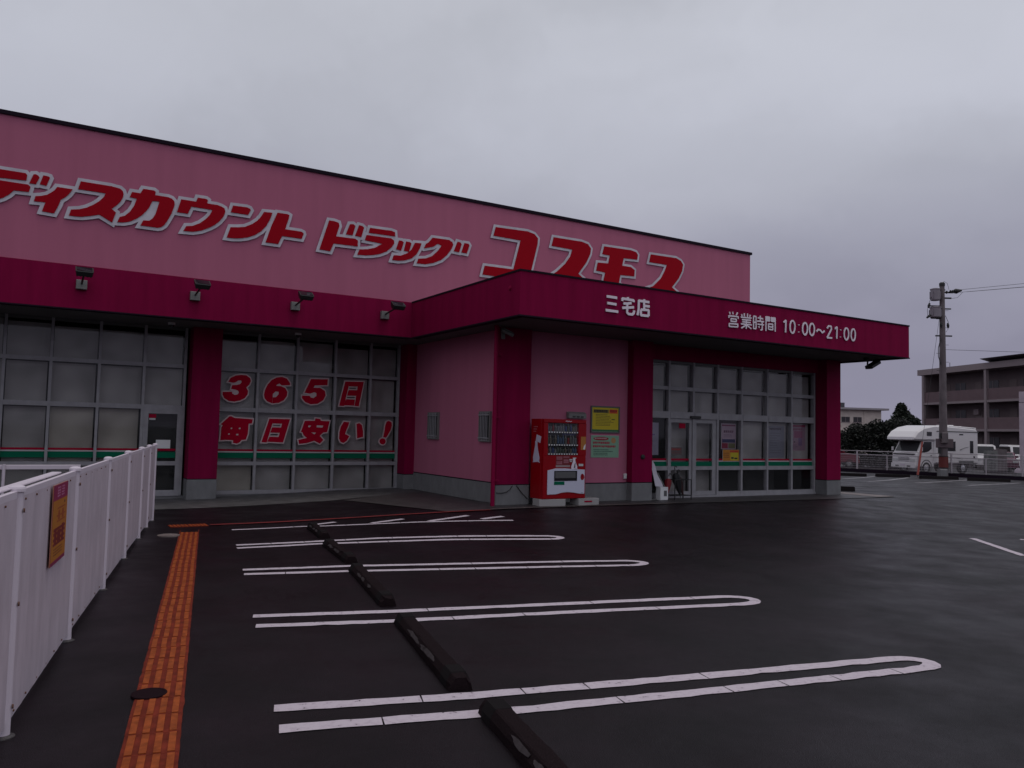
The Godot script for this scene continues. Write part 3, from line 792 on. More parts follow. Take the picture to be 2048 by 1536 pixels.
func shop() -> void:
	SH = thing("drugstore", "long pink single-storey shop with a crimson fascia and a projecting entrance canopy", "building", pt(8.0, 0, 17.6))
	# upper wall and coping
	bx("upper_wall", M.pink, SH, -14.0, 19.19, 4.70, 7.39, 17.584, 17.9)
	bx("coping", M.trim, SH, -14.05, 19.24, 7.39, 7.465, 17.545, 17.95)
	bx("side_wall", M.pink, SH, 18.9, 19.19, 0.0, 7.38, 17.9, 44.0)
	bx("far_wall", M.pink, SH, -14.0, -13.7, 0.0, 7.38, 17.9, 44.0)
	bx("rear_wall", M.pink, SH, -14.0, 19.19, 0.0, 7.38, 44.0, 44.3)
	bx("roof", M.roofing, SH, -13.7, 18.9, 7.0, 7.1, 17.9, 44.0)
	# fascia along the window wall
	bx("fascia", M.crimson, SH, -14.0, 7.735, 3.86, 4.70, 17.562, 17.75)
	bx("fascia_lip", M.trim, SH, -14.0, 7.735, 3.835, 3.86, 17.555, 17.76)
	bx("soffit", M.soffit, SH, -14.0, 8.55, 3.862, 3.92, 17.76, 19.7)
	# canopy over the entrance
	var c := sub("canopy", SH)
	bx("front_fascia", M.crimson, c, 7.735, 19.745, 3.86, 4.68, 12.646, 12.78)
	bx("side_fascia", M.crimson, c, 7.735, 7.87, 3.86, 4.68, 12.78, 17.56)
	bx("end_fascia", M.crimson, c, 19.61, 19.745, 3.86, 4.68, 12.78, 17.9)
	bx("top_edge", M.trim, c, 7.72, 19.76, 4.68, 4.715, 12.63, 12.80)
	bx("top_edge", M.trim, c, 7.72, 7.89, 4.68, 4.715, 12.80, 17.56)
	bx("top_edge", M.trim, c, 19.59, 19.76, 4.68, 4.715, 12.80, 17.9)
	bx("bottom_edge", M.trim, c, 7.72, 19.76, 3.832, 3.86, 12.63, 12.80)
	bx("bottom_edge", M.trim, c, 7.72, 7.89, 3.832, 3.86, 12.80, 17.55)
	bx("bottom_edge", M.trim, c, 19.59, 19.76, 3.832, 3.86, 12.80, 17.9)
	bx("canopy_soffit", M.soffit, c, 7.89, 19.59, 3.862, 3.90, 12.80, 17.755)
	bx("canopy_roof", M.roofing, c, 7.87, 19.61, 4.45, 4.52, 12.78, 17.58)
	# wall round the corner: pink side wall, front wall, base courses
	bx("recess_wall", M.pink, SH, 8.55, 8.75, 0.60, 3.862, 14.62, 19.0)
	bx("recess_flashing", M.trim, SH, 8.558, 8.75, 0.575, 0.60, 14.62, 19.0)
	for k in 4:
		bx("recess_base", M.base_concrete, SH, 8.535, 8.75, -0.05, 0.575, 14.62 + k * 1.095, 14.62 + k * 1.095 + 1.089, 0.004)
	bx("front_wall", M.pink, SH, 9.14, 11.92, 0.58, 3.862, 14.6, 14.8)
	bx("front_flashing", M.trim, SH, 9.14, 11.92, 0.555, 0.58, 14.608, 14.8)
	bx("front_base", M.base_concrete, SH, 9.14, 11.92, 0.0, 0.555, 14.585, 14.8)
	bx("header", M.crimson, SH, 12.53, 18.74, 3.50, 3.862, 14.70, 14.90)
	pillar("", 8.33, 9.14, 14.4, 14.615, 0.568, 0.0)
	pillar("", 11.92, 12.53, 14.4, 14.85, 0.568, 0.0)
	pillar("", 18.74, 19.33, 14.4, 14.95, 0.55, 0.0)
	pillar("", 3.105, 3.745, 19.03, 19.6, 0.45, -0.05)
	pillar("", 8.28, 8.75, 19.0, 19.6, 0.52, 0.0)
	bx("end_wall", M.crimson, SH, 18.9, 19.30, 0.0, 3.862, 14.95, 17.9)
	# dark shop floor behind the glass
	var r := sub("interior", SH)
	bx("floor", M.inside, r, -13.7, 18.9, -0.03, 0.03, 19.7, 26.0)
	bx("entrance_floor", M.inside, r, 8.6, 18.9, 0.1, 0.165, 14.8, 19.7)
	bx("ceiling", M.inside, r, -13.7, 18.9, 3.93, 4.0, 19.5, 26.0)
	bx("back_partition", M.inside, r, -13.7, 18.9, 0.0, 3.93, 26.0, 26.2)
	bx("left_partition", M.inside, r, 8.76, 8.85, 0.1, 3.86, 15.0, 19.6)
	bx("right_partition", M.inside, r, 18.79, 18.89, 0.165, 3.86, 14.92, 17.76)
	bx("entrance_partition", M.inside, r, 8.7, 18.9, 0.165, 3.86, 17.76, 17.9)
	# window wall in two bays and the glazed entrance
	var u1 := [-3.22, -2.30, -1.38, -0.46, 0.38, 1.29, 2.18, 3.03]
	var rows := [[0.12, 0.09], [0.79, 0.085], [2.045, 0.10], [2.985, 0.085], [3.83, 0.06]]
	var w1 := glazing("window_wall", "", u1, rows, 19.466, 0.055, [[6, 0], [6, 1]], [[4, 1], [5, 1]], [])
	stripes(w1, u1, 0.055, 19.466, [6])
	bx("window_sill_wall", M.base_concrete, SH, -13.7, 3.105, -0.05, 0.07, 19.46, 19.6)
	bx("window_sill_wall", M.base_concrete, SH, 3.745, 8.28, -0.05, 0.07, 19.46, 19.6)
	bx("window_end_wall", M.pink, SH, -13.7, -3.25, 0.07, 3.862, 19.46, 19.6)
	var u2 := [3.775, 4.66, 5.59, 6.55, 7.48, 8.25]
	var w2 := glazing("window_wall", "", u2, rows, 19.466, 0.055, [], [[0, 0]], [])
	stripes(w2, u2, 0.055, 19.466, [])
	side_door()
	entrance()

func side_door() -> void:
	var d := sub("side_door", SH)
	d.set_meta("label", "narrow aluminium door with dark glass and a white notice")
	var a := 2.21; var b := 3.0
	for f in [[a, a + 0.10, 0.07, 2.0], [b - 0.09, b, 0.07, 2.0], [a + 0.10, b - 0.09, 1.90, 2.0], [a + 0.10, b - 0.09, 0.75, 0.84], [a + 0.10, b - 0.09, 0.07, 0.20]]:
		bx("door_frame", M.alu, d, f[0], f[1], f[2], f[3], 19.43, 19.51)
	bx("door_pane", M.glass, d, a + 0.10, b - 0.09, 0.84, 1.90, 19.475, 19.483)
	bx("door_pane", M.glass, d, a + 0.10, b - 0.09, 0.20, 0.75, 19.475, 19.483)
	bx("door_curtain", M.inside, d, a + 0.02, b - 0.02, 0.20, 1.92, 19.75, 19.76)
	bx("red_stripe", M.film_red, d, a + 0.10, b - 0.09, 1.075, 1.12, 19.468, 19.472)
	bx("green_stripe", M.film_green, d, a + 0.10, b - 0.09, 0.915, 1.04, 19.468, 19.472)
	bx("notice", M.white_plastic, d, 2.49, 2.79, 1.125, 1.315, 19.466, 19.473)
	bx("door_sticker", M.film_red, d, 2.32, 2.47, 1.80, 1.885, 19.466, 19.473)
	bx("door_sticker", M.film_white, d, 2.33, 2.46, 1.755, 1.795, 19.466, 19.473)
	bx("door_closer", M.alu, d, 2.18, 3.03, 2.0, 2.0 + 0.002, 19.44, 19.5)
	var st := begin()
	tube(st, [pt(2.275, 0.95, 19.40), pt(2.275, 1.2, 19.40)], 0.012)
	tube(st, [pt(2.275, 0.97, 19.40), pt(2.275, 0.97, 19.44)], 0.009)
	tube(st, [pt(2.275, 1.18, 19.40), pt(2.275, 1.18, 19.44)], 0.009)
	mesh_at("handle", st, M.alu, d)

func entrance() -> void:
	var dd := 14.79
	var us := [12.56, 13.36, 14.16, 14.99, 15.85, 16.81, 17.76, 18.68]
	var rows := [[0.255, 0.08], [0.885, 0.10], [2.18, 0.16], [2.83, 0.09], [3.47, 0.06]]
	var e := glazing("entrance_glazing", "", us, rows, dd, 0.06, [[1, 0], [1, 1], [2, 0], [2, 1]], [], [[3, 0], [4, 0], [5, 0], [0, 0], [0, 1], [3, 1], [6, 0]])
	# the threshold under the glazing
	bx("threshold", M.alu, e, 12.56, 18.74, 0.13, 0.215, dd - 0.03, dd + 0.08)
	stripes(e, us, 0.06, dd, [1, 2])
	for k in 2:
		var a: float = [13.39, 14.165][k]
		var b: float = [14.155, 14.96][k]
		var d := sub("sliding_door", SH)
		var wl: float = [0.06, 0.11][k]; var wr: float = [0.11, 0.13][k]
		for f in [[a, a + wl, 0.22, 2.1], [b - wr, b, 0.22, 2.1], [a + wl, b - wr, 2.0, 2.1], [a + wl, b - wr, 0.84, 0.93], [a + wl, b - wr, 0.22, 0.32]]:
			bx("door_frame", M.alu, d, f[0], f[1], f[2], f[3], dd + 0.0, dd + 0.05)
		bx("door_pane", M.glass, d, a + wl, b - wr, 0.93, 2.0, dd + 0.02, dd + 0.028)
		bx("door_pane", M.glass, d, a + wl, b - wr, 0.32, 0.84, dd + 0.02, dd + 0.028)
		bx("red_stripe", M.film_red, d, a + wl, b - wr, 1.075, 1.12, dd + 0.014, dd + 0.018)
		bx("green_stripe", M.film_green, d, a + wl, b - wr, 0.915 + 0.02, 1.04, dd + 0.014, dd + 0.018)
		bx("inner_screen", M.blind, d, a + 0.12, b + 0.02, 0.22, 2.06, dd + 0.26, dd + 0.27)
	bx("door_sticker", M.film_red, e, 13.72, 13.92, 1.86, 1.98, dd + 0.012, dd + 0.0165)
	bx("door_sensor", M.black, e, 14.02, 14.36, 2.11, 2.17, dd - 0.09, dd - 0.041, 0.01)

func poster(called: String, label: String, u0: float, u1: float, y0: float, y1: float, d: float, im: Image, group := "", category := "poster", frame := "") -> void:
	var w := u1 - u0; var h := y1 - y0
	var t := thing(called, label, category, pt((u0 + u1) / 2, (y0 + y1) / 2, d), 0, group)
	var st := begin()
	box(st, Vector3(-w / 2, -h / 2, -0.012), Vector3(w / 2, h / 2, 0))
	obj("backing_board", done(st), M.white_plastic, t)
	obj("print", print_mesh(w - 0.004, h - 0.004), sheet_mat(called + label.left(12), im), t, Vector3(0, 0, 0.0015))
	if frame:
		for f in [[-w / 2 - 0.03, w / 2 + 0.03, h / 2, h / 2 + 0.03], [-w / 2 - 0.03, w / 2 + 0.03, -h / 2 - 0.03, -h / 2], [-w / 2 - 0.03, -w / 2, -h / 2, h / 2], [w / 2, w / 2 + 0.03, -h / 2, h / 2]]:
			var fb := begin()
			box(fb, Vector3(f[0], f[2], -0.012), Vector3(f[1], f[3], 0.02))
			obj("frame", done(fb), M[frame], t)

func canvas(w: int, h: int, c: Color) -> Image:
	var im := Image.create_empty(w, h, false, Image.FORMAT_RGB8)
	im.fill(c)
	return im

func shop_signs() -> void:
	var s := thing("main_sign", "row of big slanted red letters with grey borders across the upper pink wall", "sign", pt(6.0, 6.0, 17.58))
	for l in sign_shapes:
		var polys := []
		for p in l.k: polys.append(unpack(p))
		letter(s, polys, 17.567 - 0.0023 * (s.get_child_count() % 4), M.sign_red, M.sign_grey, 0.064, 0.02)
	var b := thing("branch_sign", "three white raised characters naming the branch on the canopy front", "sign", pt(11.0, 4.3, 12.64))
	for l in branch_strokes: letter(b, stroke_polys(l.k, 0.0255), 12.637, M.sign_white, M.sign_white, 0.0, 0.014)
	var h := thing("hours_sign", "white raised line of opening hours on the canopy front", "sign", pt(16.0, 4.3, 12.64))
	for i in hours_strokes.size():
		letter(h, stroke_polys(hours_strokes[i].k, 0.0155 if i < 4 else 0.0205), 12.637, M.sign_white, M.sign_white, 0.0, 0.014)
	var g := thing("window_slogan", "two rows of fat red slanted characters stuck across the window panes", "sign", pt(6.0, 1.8, 19.46))
	for l in slogan_shapes:
		var polys := []
		for p in l.k: polys.append(unpack(p))
		letter(g, polys, 19.489 - 0.0017 * (g.get_child_count() % 3), M.slogan_red, M.slogan_rim, 0.030, 0.006)
	for l in slogan_flecks:
		var st := begin()
		for p in l.k: prism(st, unpack(p), Transform3D(Basis.IDENTITY, pt(0, 0, 19.47)), 0.003)
		mesh_at("letter_gap", st, M.slogan_rim, g)
	# notices on the pink wall beside the vending machine
	var im := canvas(160, 118, Color(0.78, 0.70, 0.10))
	im.fill_rect(Rect2i(8, 10, 92, 18), Color(0.45, 0.40, 0.16)); im.fill_rect(Rect2i(104, 8, 50, 20), Color(0.80, 0.32, 0.08))
	text_rows(im, Rect2i(12, 12, 84, 14), 1, Color(0.12, 0.10, 0.05), 0.95, 0.9)
	text_rows(im, Rect2i(106, 11, 46, 14), 1, Color(0.55, 0.05, 0.03), 0.95, 0.9)
	text_rows(im, Rect2i(22, 34, 116, 60), 8, Color(0.40, 0.36, 0.10), 0.6)
	im.fill_rect(Rect2i(0, 108, 160, 10), Color(0.16, 0.42, 0.25))
	im.fill_rect(Rect2i(118, 56, 20, 4), Color(0.1, 0.1, 0.05))
	poster("notice_board", "yellow notice in a dark frame on the pink wall, above a pale green one", 10.89, 11.65, 1.73, 2.28, 14.585, im, "", "notice", "alu_dark")
	im = canvas(160, 120, Color(0.50, 0.66, 0.56))
	for x in range(12, 100):
		for y in range(6, 28):
			if pow((x - 56) / 44.0, 2) + pow((y - 17) / 10.0, 2) < 1: im.set_pixel(x, y, Color(0.55, 0.04, 0.12))
	text_rows(im, Rect2i(20, 12, 72, 10), 1, Color(0.75, 0.6, 0.6), 0.95, 0.9)
	for x in range(112, 144):
		for y in range(8, 44):
			if pow((x - 128) / 14.0, 2) + pow((y - 26) / 16.0, 2) < 1: im.set_pixel(x, y, Color(0.70, 0.52, 0.34))
	text_rows(im, Rect2i(10, 34, 100, 15), 1, Color(0.62, 0.12, 0.22), 0.95, 0.85)
	text_rows(im, Rect2i(10, 54, 138, 15), 1, Color(0.62, 0.12, 0.22), 0.95, 0.85)
	text_rows(im, Rect2i(14, 76, 130, 38), 4, Color(0.24, 0.34, 0.30), 0.6)
	poster("wall_notice", "pale green notice with red heading on the pink wall below the yellow one", 10.88, 11.67, 1.145, 1.645, 14.585, im, "", "notice")
	# posters behind the entrance glass
	im = canvas(80, 150, Color(0.62, 0.60, 0.68))
	text_rows(im, Rect2i(10, 24, 50, 8), 1, Color(0.4, 0.42, 0.46)); text_rows(im, Rect2i(8, 52, 56, 14), 1, Color(0.44, 0.30, 0.60))
	im.fill_rect(Rect2i(4, 120, 46, 14), Color(0.10, 0.09, 0.15))
	text_rows(im, Rect2i(10, 76, 50, 34), 4, Color(0.5, 0.5, 0.58))
	poster("door_poster", "pale poster with a dark bar behind the glass next to the second pillar", 12.62, 13.17, 1.20, 1.98, 14.93, im, "", "poster")
	im = canvas(100, 180, Color(0.66, 0.56, 0.62))
	im.fill_rect(Rect2i(4, 8, 92, 10), Color(0.45, 0.12, 0.30)); text_rows(im, Rect2i(16, 48, 68, 20), 1, Color(0.36, 0.14, 0.28), 0.95, 0.9)
	text_rows(im, Rect2i(16, 76, 68, 24), 3, Color(0.5, 0.4, 0.5))
	im.fill_rect(Rect2i(6, 110, 88, 24), Color(0.16, 0.15, 0.36)); im.fill_rect(Rect2i(4, 138, 40, 36), Color(0.55, 0.06, 0.22)); im.fill_rect(Rect2i(48, 138, 46, 36), Color(0.42, 0.40, 0.26))
	poster("window_poster", "tall pink and white poster with a blue bar behind the entrance glass", 15.27, 15.80, 1.36, 2.02, 14.92, im, "", "poster")
	im = canvas(120, 74, Color(0.72, 0.46, 0.06))
	im.fill_rect(Rect2i(56, 14, 60, 56), Color(0.72, 0.66, 0.08)); im.fill_rect(Rect2i(52, 4, 64, 14), Color(0.68, 0.2, 0.05))
	im.fill_rect(Rect2i(62, 48, 18, 12), Color(0.10, 0.08, 0.03)); im.fill_rect(Rect2i(86, 52, 22, 10), Color(0.10, 0.08, 0.03))
	text_rows(im, Rect2i(6, 20, 44, 40), 3, Color(0.45, 0.22, 0.04))
	poster("yellow_poster", "small orange and yellow poster below the tall pink one on the glass", 15.22, 15.80, 1.06, 1.35, 14.812, im, "", "poster")
	im = canvas(64, 90, Color(0.17, 0.03, 0.11))
	poster("purple_panel", "dark purple backing sheet behind the posters in the middle entrance pane", 15.05, 15.80, 1.13, 2.08, 14.97, im, "", "panel")
	im = canvas(90, 160, Color(0.50, 0.50, 0.55))
	text_rows(im, Rect2i(10, 10, 66, 12), 1, Color(0.28, 0.24, 0.28), 0.95, 0.9)
	text_rows(im, Rect2i(12, 34, 62, 110), 9, Color(0.43, 0.43, 0.48), 0.6)
	poster("grey_poster", "plain grey sheet of small print behind the right half of the entrance glass", 17.0, 17.64, 1.14, 2.0, 14.93, im, "", "poster")
	im = canvas(90, 150, Color(0.60, 0.48, 0.55))
	im.fill_rect(Rect2i(0, 0, 90, 12), Color(0.62, 0.12, 0.32)); im.fill_rect(Rect2i(22, 36, 50, 40), Color(0.56, 0.24, 0.40))
	text_rows(im, Rect2i(16, 20, 60, 14), 1, Color(0.5, 0.14, 0.3), 0.9, 0.9)
	im.fill_rect(Rect2i(6, 80, 9, 9), Color(0.16, 0.1, 0.14)); im.fill_rect(Rect2i(48, 76, 22, 44), Color(0.46, 0.34, 0.50)); im.fill_rect(Rect2i(20, 96, 7, 7), Color(0.2, 0.14, 0.18))
	text_rows(im, Rect2i(8, 116, 34, 26), 3, Color(0.44, 0.34, 0.42))
	poster("pink_poster", "pink illustrated poster in the last entrance pane before the end pillar", 17.90, 18.50, 1.34, 2.05, 14.93, im, "", "poster")
	# the little sticker text on the left door leaf
	im = canvas(90, 40, Color(0.34, 0.30, 0.30))
	text_rows(im, Rect2i(4, 6, 82, 12), 1, Color(0.55, 0.16, 0.16), 0.9, 0.9); text_rows(im, Rect2i(4, 22, 82, 12), 1, Color(0.40, 0.26, 0.26), 0.9, 0.8)
	poster("door_notice", "faint sticker with red print low on the left sliding door", 13.46, 13.82, 1.19, 1.40, 14.803, im, "", "sticker")

func shop_fittings() -> void:
	# four floodlights on the fascia
	for i in 4:
		var u: float = [0.78, 2.85, 4.93, 7.03][i]
		var t := thing("floodlight", ["floodlight on the crimson fascia above the leftmost windows", "floodlight on the fascia just left of the red window pillar", "floodlight on the fascia above the window slogan", "floodlight on the fascia beside the inner corner of the canopy"][i], "floodlight", pt(u, 4.32, 17.56), 0, "floodlights along the crimson fascia")
		var st := begin()
		box(st, Vector3(-0.095, -0.09, 0.0), Vector3(0.095, 0.09, 0.09), Transform3D.IDENTITY, 0.008)
		obj("mount_box", done(st), M.grey_metal, t)
		st = begin()
		tube(st, [Vector3(0, 0.02, 0.09), Vector3(0, 0.06, 0.42), Vector3(0, 0.10, 0.74)], 0.02)
		box(st, Vector3(-0.10, 0.085, 0.70), Vector3(0.10, 0.11, 0.74))
		obj("arm", done(st), M.black, t)
		st = begin()
		var xf := Transform3D(Basis(Vector3.RIGHT, 0.55), Vector3(0, 0.13, 0.80))
		prism(st, PackedVector2Array([Vector2(-0.13, -0.05), Vector2(0.13, -0.05), Vector2(0.15, 0.06), Vector2(-0.15, 0.06)]), xf * Transform3D(Basis.IDENTITY, Vector3(0, 0, -0.10)), 0.22, 0.012)
		for k in 5: box(st, Vector3(-0.12 + k * 0.055, -0.075, -0.08), Vector3(-0.11 + k * 0.055, -0.05, 0.08), xf)
		obj("lamp_head", done(st), M.black, t)
		st = begin()
		box(st, Vector3(-0.125, 0.055, -0.085), Vector3(0.125, 0.064, 0.105), xf)
		obj("lamp_glass", done(st), M.car_glass, t)
	# soffit fittings: a camera dome and two flat lamps
	for c in [[2.58, 18.6, "small pale dome camera under the soffit above the side door"], [5.33, 18.6, "small dark dome camera under the soffit above the slogan"]]:
		var t := thing("dome_camera", c[2], "camera", pt(c[0], 3.862, c[1]))
		var st := begin()
		lathe(st, [Vector2(0.0, 0.0), Vector2(0.075, 0.0), Vector2(0.075, -0.045), Vector2(0.06, -0.05)], Transform3D.IDENTITY, 18)
		obj("housing", done(st), M.white_plastic, t)
		st = begin()
		lathe(st, [Vector2(0.058, -0.05), Vector2(0.05, -0.08), Vector2(0.03, -0.10), Vector2(0.0, -0.108)], Transform3D.IDENTITY, 18)
		obj("dome", done(st), M.car_glass, t)
	var dl := thing("downlight", "flat round lamp recessed in the soffit beside the dark dome camera", "lamp", pt(4.55, 3.862, 18.5))
	var s0 := begin()
	lathe(s0, [Vector2(0.0, -0.004), Vector2(0.09, -0.006), Vector2(0.11, -0.02), Vector2(0.115, 0.0)], Transform3D.IDENTITY, 20)
	obj("trim_ring", done(s0), M.alu_dark, dl)
	# bullet camera at the head of the corner pillar
	var bc := thing("bullet_camera", "grey bullet camera bracketed to the head of the canopy corner pillar", "camera", pt(8.40, 3.72, 14.38))
	s0 = begin()
	box(s0, Vector3(-0.04, -0.12, 0.0), Vector3(0.04, 0.12, 0.03)); tube(s0, [Vector3(0, 0.02, 0.03), Vector3(0.0, 0.0, 0.14)], 0.014)
	obj("bracket", done(s0), M.grey_metal, bc)
	s0 = begin()
	tube(s0, [Vector3(-0.09, 0.05, 0.12), Vector3(0.14, -0.05, 0.2)], 0.042, 0.042, 12)
	box(s0, Vector3(-0.1, 0.04, 0.1), Vector3(0.12, 0.05, 0.22), Transform3D(Basis(Vector3.BACK, -0.35), Vector3(0, 0.0, 0)))
	obj("camera_body", done(s0), M.grey_metal, bc)
	# lamp under the far end of the canopy
	var fl := thing("canopy_lamp", "dark bracketed lamp hanging under the far end of the canopy", "lamp", pt(19.1, 3.83, 13.4))
	s0 = begin()
	tube(s0, [Vector3(0, 0.03, 0), Vector3(-0.02, -0.14, 0.0), Vector3(0.04, -0.26, 0.02)], 0.022)
	box(s0, Vector3(-0.12, -0.05, -0.05), Vector3(-0.06, 0.03, 0.05))
	obj("bracket", done(s0), M.black, fl)
	s0 = begin()
	box(s0, Vector3(-0.16, -0.09, -0.11), Vector3(0.26, 0.0, 0.11), Transform3D(Basis(Vector3.BACK, 0.42), Vector3(0.12, -0.12, 0.02)), 0.015)
	obj("lamp_head", done(s0), M.black, fl)
	# socket plate on the canopy side
	var sp := thing("round_cap", "little round cap on the inner side of the canopy near its corner", "cap", pt(7.733, 4.40, 13.0))
	s0 = begin()
	lathe(s0, [Vector2(0.0, 0.03), Vector2(0.035, 0.028), Vector2(0.045, 0.0)], Transform3D(Basis(Vector3.BACK, PI / 2), Vector3.ZERO), 14)
	obj("cap", done(s0), M.pipe_red, sp)
	# the downpipe at the corner
	var dp := thing("downpipe", "round crimson downpipe standing in front of the canopy corner pillar", "pipe", gp(8.19, 14.28))
	s0 = begin()
	var top := 3.86 - lift(8.19, 14.28)
	tube(s0, [Vector3(0, 0, 0), Vector3(0, top, 0)], 0.044, 0.044, 16)
	obj("pipe", done(s0), M.pipe_red, dp)
	for y in [0.5, 1.8, 3.1]:
		s0 = begin()
		tube(s0, [Vector3(0, y, 0), Vector3(0, y + 0.04, 0)], 0.049, 0.049, 16)
		box(s0, Vector3(0.04, y + 0.005, -0.13), Vector3(0.16, y + 0.035, -0.02))
		obj("clamp", done(s0), M.pipe_red, dp)
	# barred vents in the side wall
	for i in 2:
		var d: float = [17.86, 15.27][i]
		var hw: float = [0.30, 0.25][i]
		var t := thing("wall_vent", ["barred grey vent in the pink side wall, nearer the windows", "barred grey vent in the pink side wall, half behind the downpipe"][i], "vent", pt(8.55, 1.78, d), 0, "barred vents in the pink side wall")
		var st := begin()
		for f in [[-hw, -hw + 0.04, -0.33, 0.33], [hw - 0.04, hw, -0.33, 0.33], [-hw + 0.04, hw - 0.04, 0.28, 0.33], [-hw + 0.04, hw - 0.04, -0.33, -0.28]]:
			box(st, Vector3(-0.05, f[2], f[0]), Vector3(0.0, f[3], f[1]))
		obj("frame", done(st), M.grey_metal, t)
		st = begin()
		box(st, Vector3(-0.012, -0.28, -hw + 0.04), Vector3(-0.004, 0.28, hw - 0.04))
		obj("backing", done(st), M.black if i == 1 else M.alu_dark, t)
		for k in 5:
			st = begin()
			var z := -hw + 0.04 + (k + 1) * (2 * hw - 0.08) / 6.0
			box(st, Vector3(-0.065, -0.31, z - 0.009), Vector3(-0.050, 0.31, z + 0.009))
			obj("bar", done(st), M.alu, t)
		for y in [-0.25, 0.25]:
			st = begin()
			box(st, Vector3(-0.074, y - 0.012, -hw + 0.01), Vector3(-0.065, y + 0.012, hw - 0.01))
			obj("crossbar", done(st), M.alu, t)
	# grey hood above the vending machine
	var hd := thing("vent_hood", "small grey louvred box on the pink wall above the vending machine", "vent", pt(10.44, 2.08, 14.6))
	s0 = begin()
	prism(s0, PackedVector2Array([Vector2(0, -0.07), Vector2(0.10, -0.07), Vector2(0.10, 0.03), Vector2(0.02, 0.075), Vector2(0, 0.075)]), Transform3D(Basis(Vector3(0, 0, 1), Vector3(0, 1, 0), Vector3(-1, 0, 0)), Vector3(0.24, 0, 0)), 0.48, 0.004)
	obj("hood", done(s0), M.grey_metal, hd)
	for k in 3:
		s0 = begin()
		box(s0, Vector3(-0.14 + k * 0.11, -0.055, 0.098), Vector3(-0.06 + k * 0.11, -0.02, 0.102))
		obj("slot", done(s0), M.black, hd)
	# taps and sockets
	var so := thing("wall_socket", "round dark socket on the second entrance pillar", "socket", pt(12.23, 1.17, 14.41))
	s0 = begin()
	lathe(s0, [Vector2(0.055, 0.0), Vector2(0.055, 0.03), Vector2(0.03, 0.045), Vector2(0.0, 0.046)], Transform3D(Basis(Vector3.RIGHT, PI / 2), Vector3.ZERO), 16)
	obj("socket", done(s0), M.black, so)
	var tp := thing("wall_outlet", "little white outlet box low on the pink wall beside the second pillar", "outlet", pt(11.86, 0.72, 14.60))
	s0 = begin()
	box(s0, Vector3(-0.04, -0.06, 0), Vector3(0.04, 0.06, 0.045), Transform3D.IDENTITY, 0.008)
	obj("outlet_box", done(s0), M.white_plastic, tp)
	# cables on the corner plinth
	for k in 2:
		s0 = begin()
		if k == 0: tube(s0, [pt(8.72, 0.56, 14.385), pt(8.66, 0.48, 14.375), pt(8.57, 0.43, 14.37), pt(8.45, 0.41, 14.375), pt(8.33, 0.42, 14.385)], 0.008, 0.008, 6)
		else: tube(s0, [pt(8.82, 0.56, 14.385), pt(8.93, 0.42, 14.375), pt(9.08, 0.29, 14.38), pt(9.2, 0.24, 14.5)], 0.008, 0.008, 6)
		var cb := thing("cable", ["black cable looping left across the corner plinth", "black cable running down from the corner plinth to the vending machine"][k], "cable", pt(8.6, 0.2, 14.38))
		mesh_at("cord", s0, M.cable, cb)

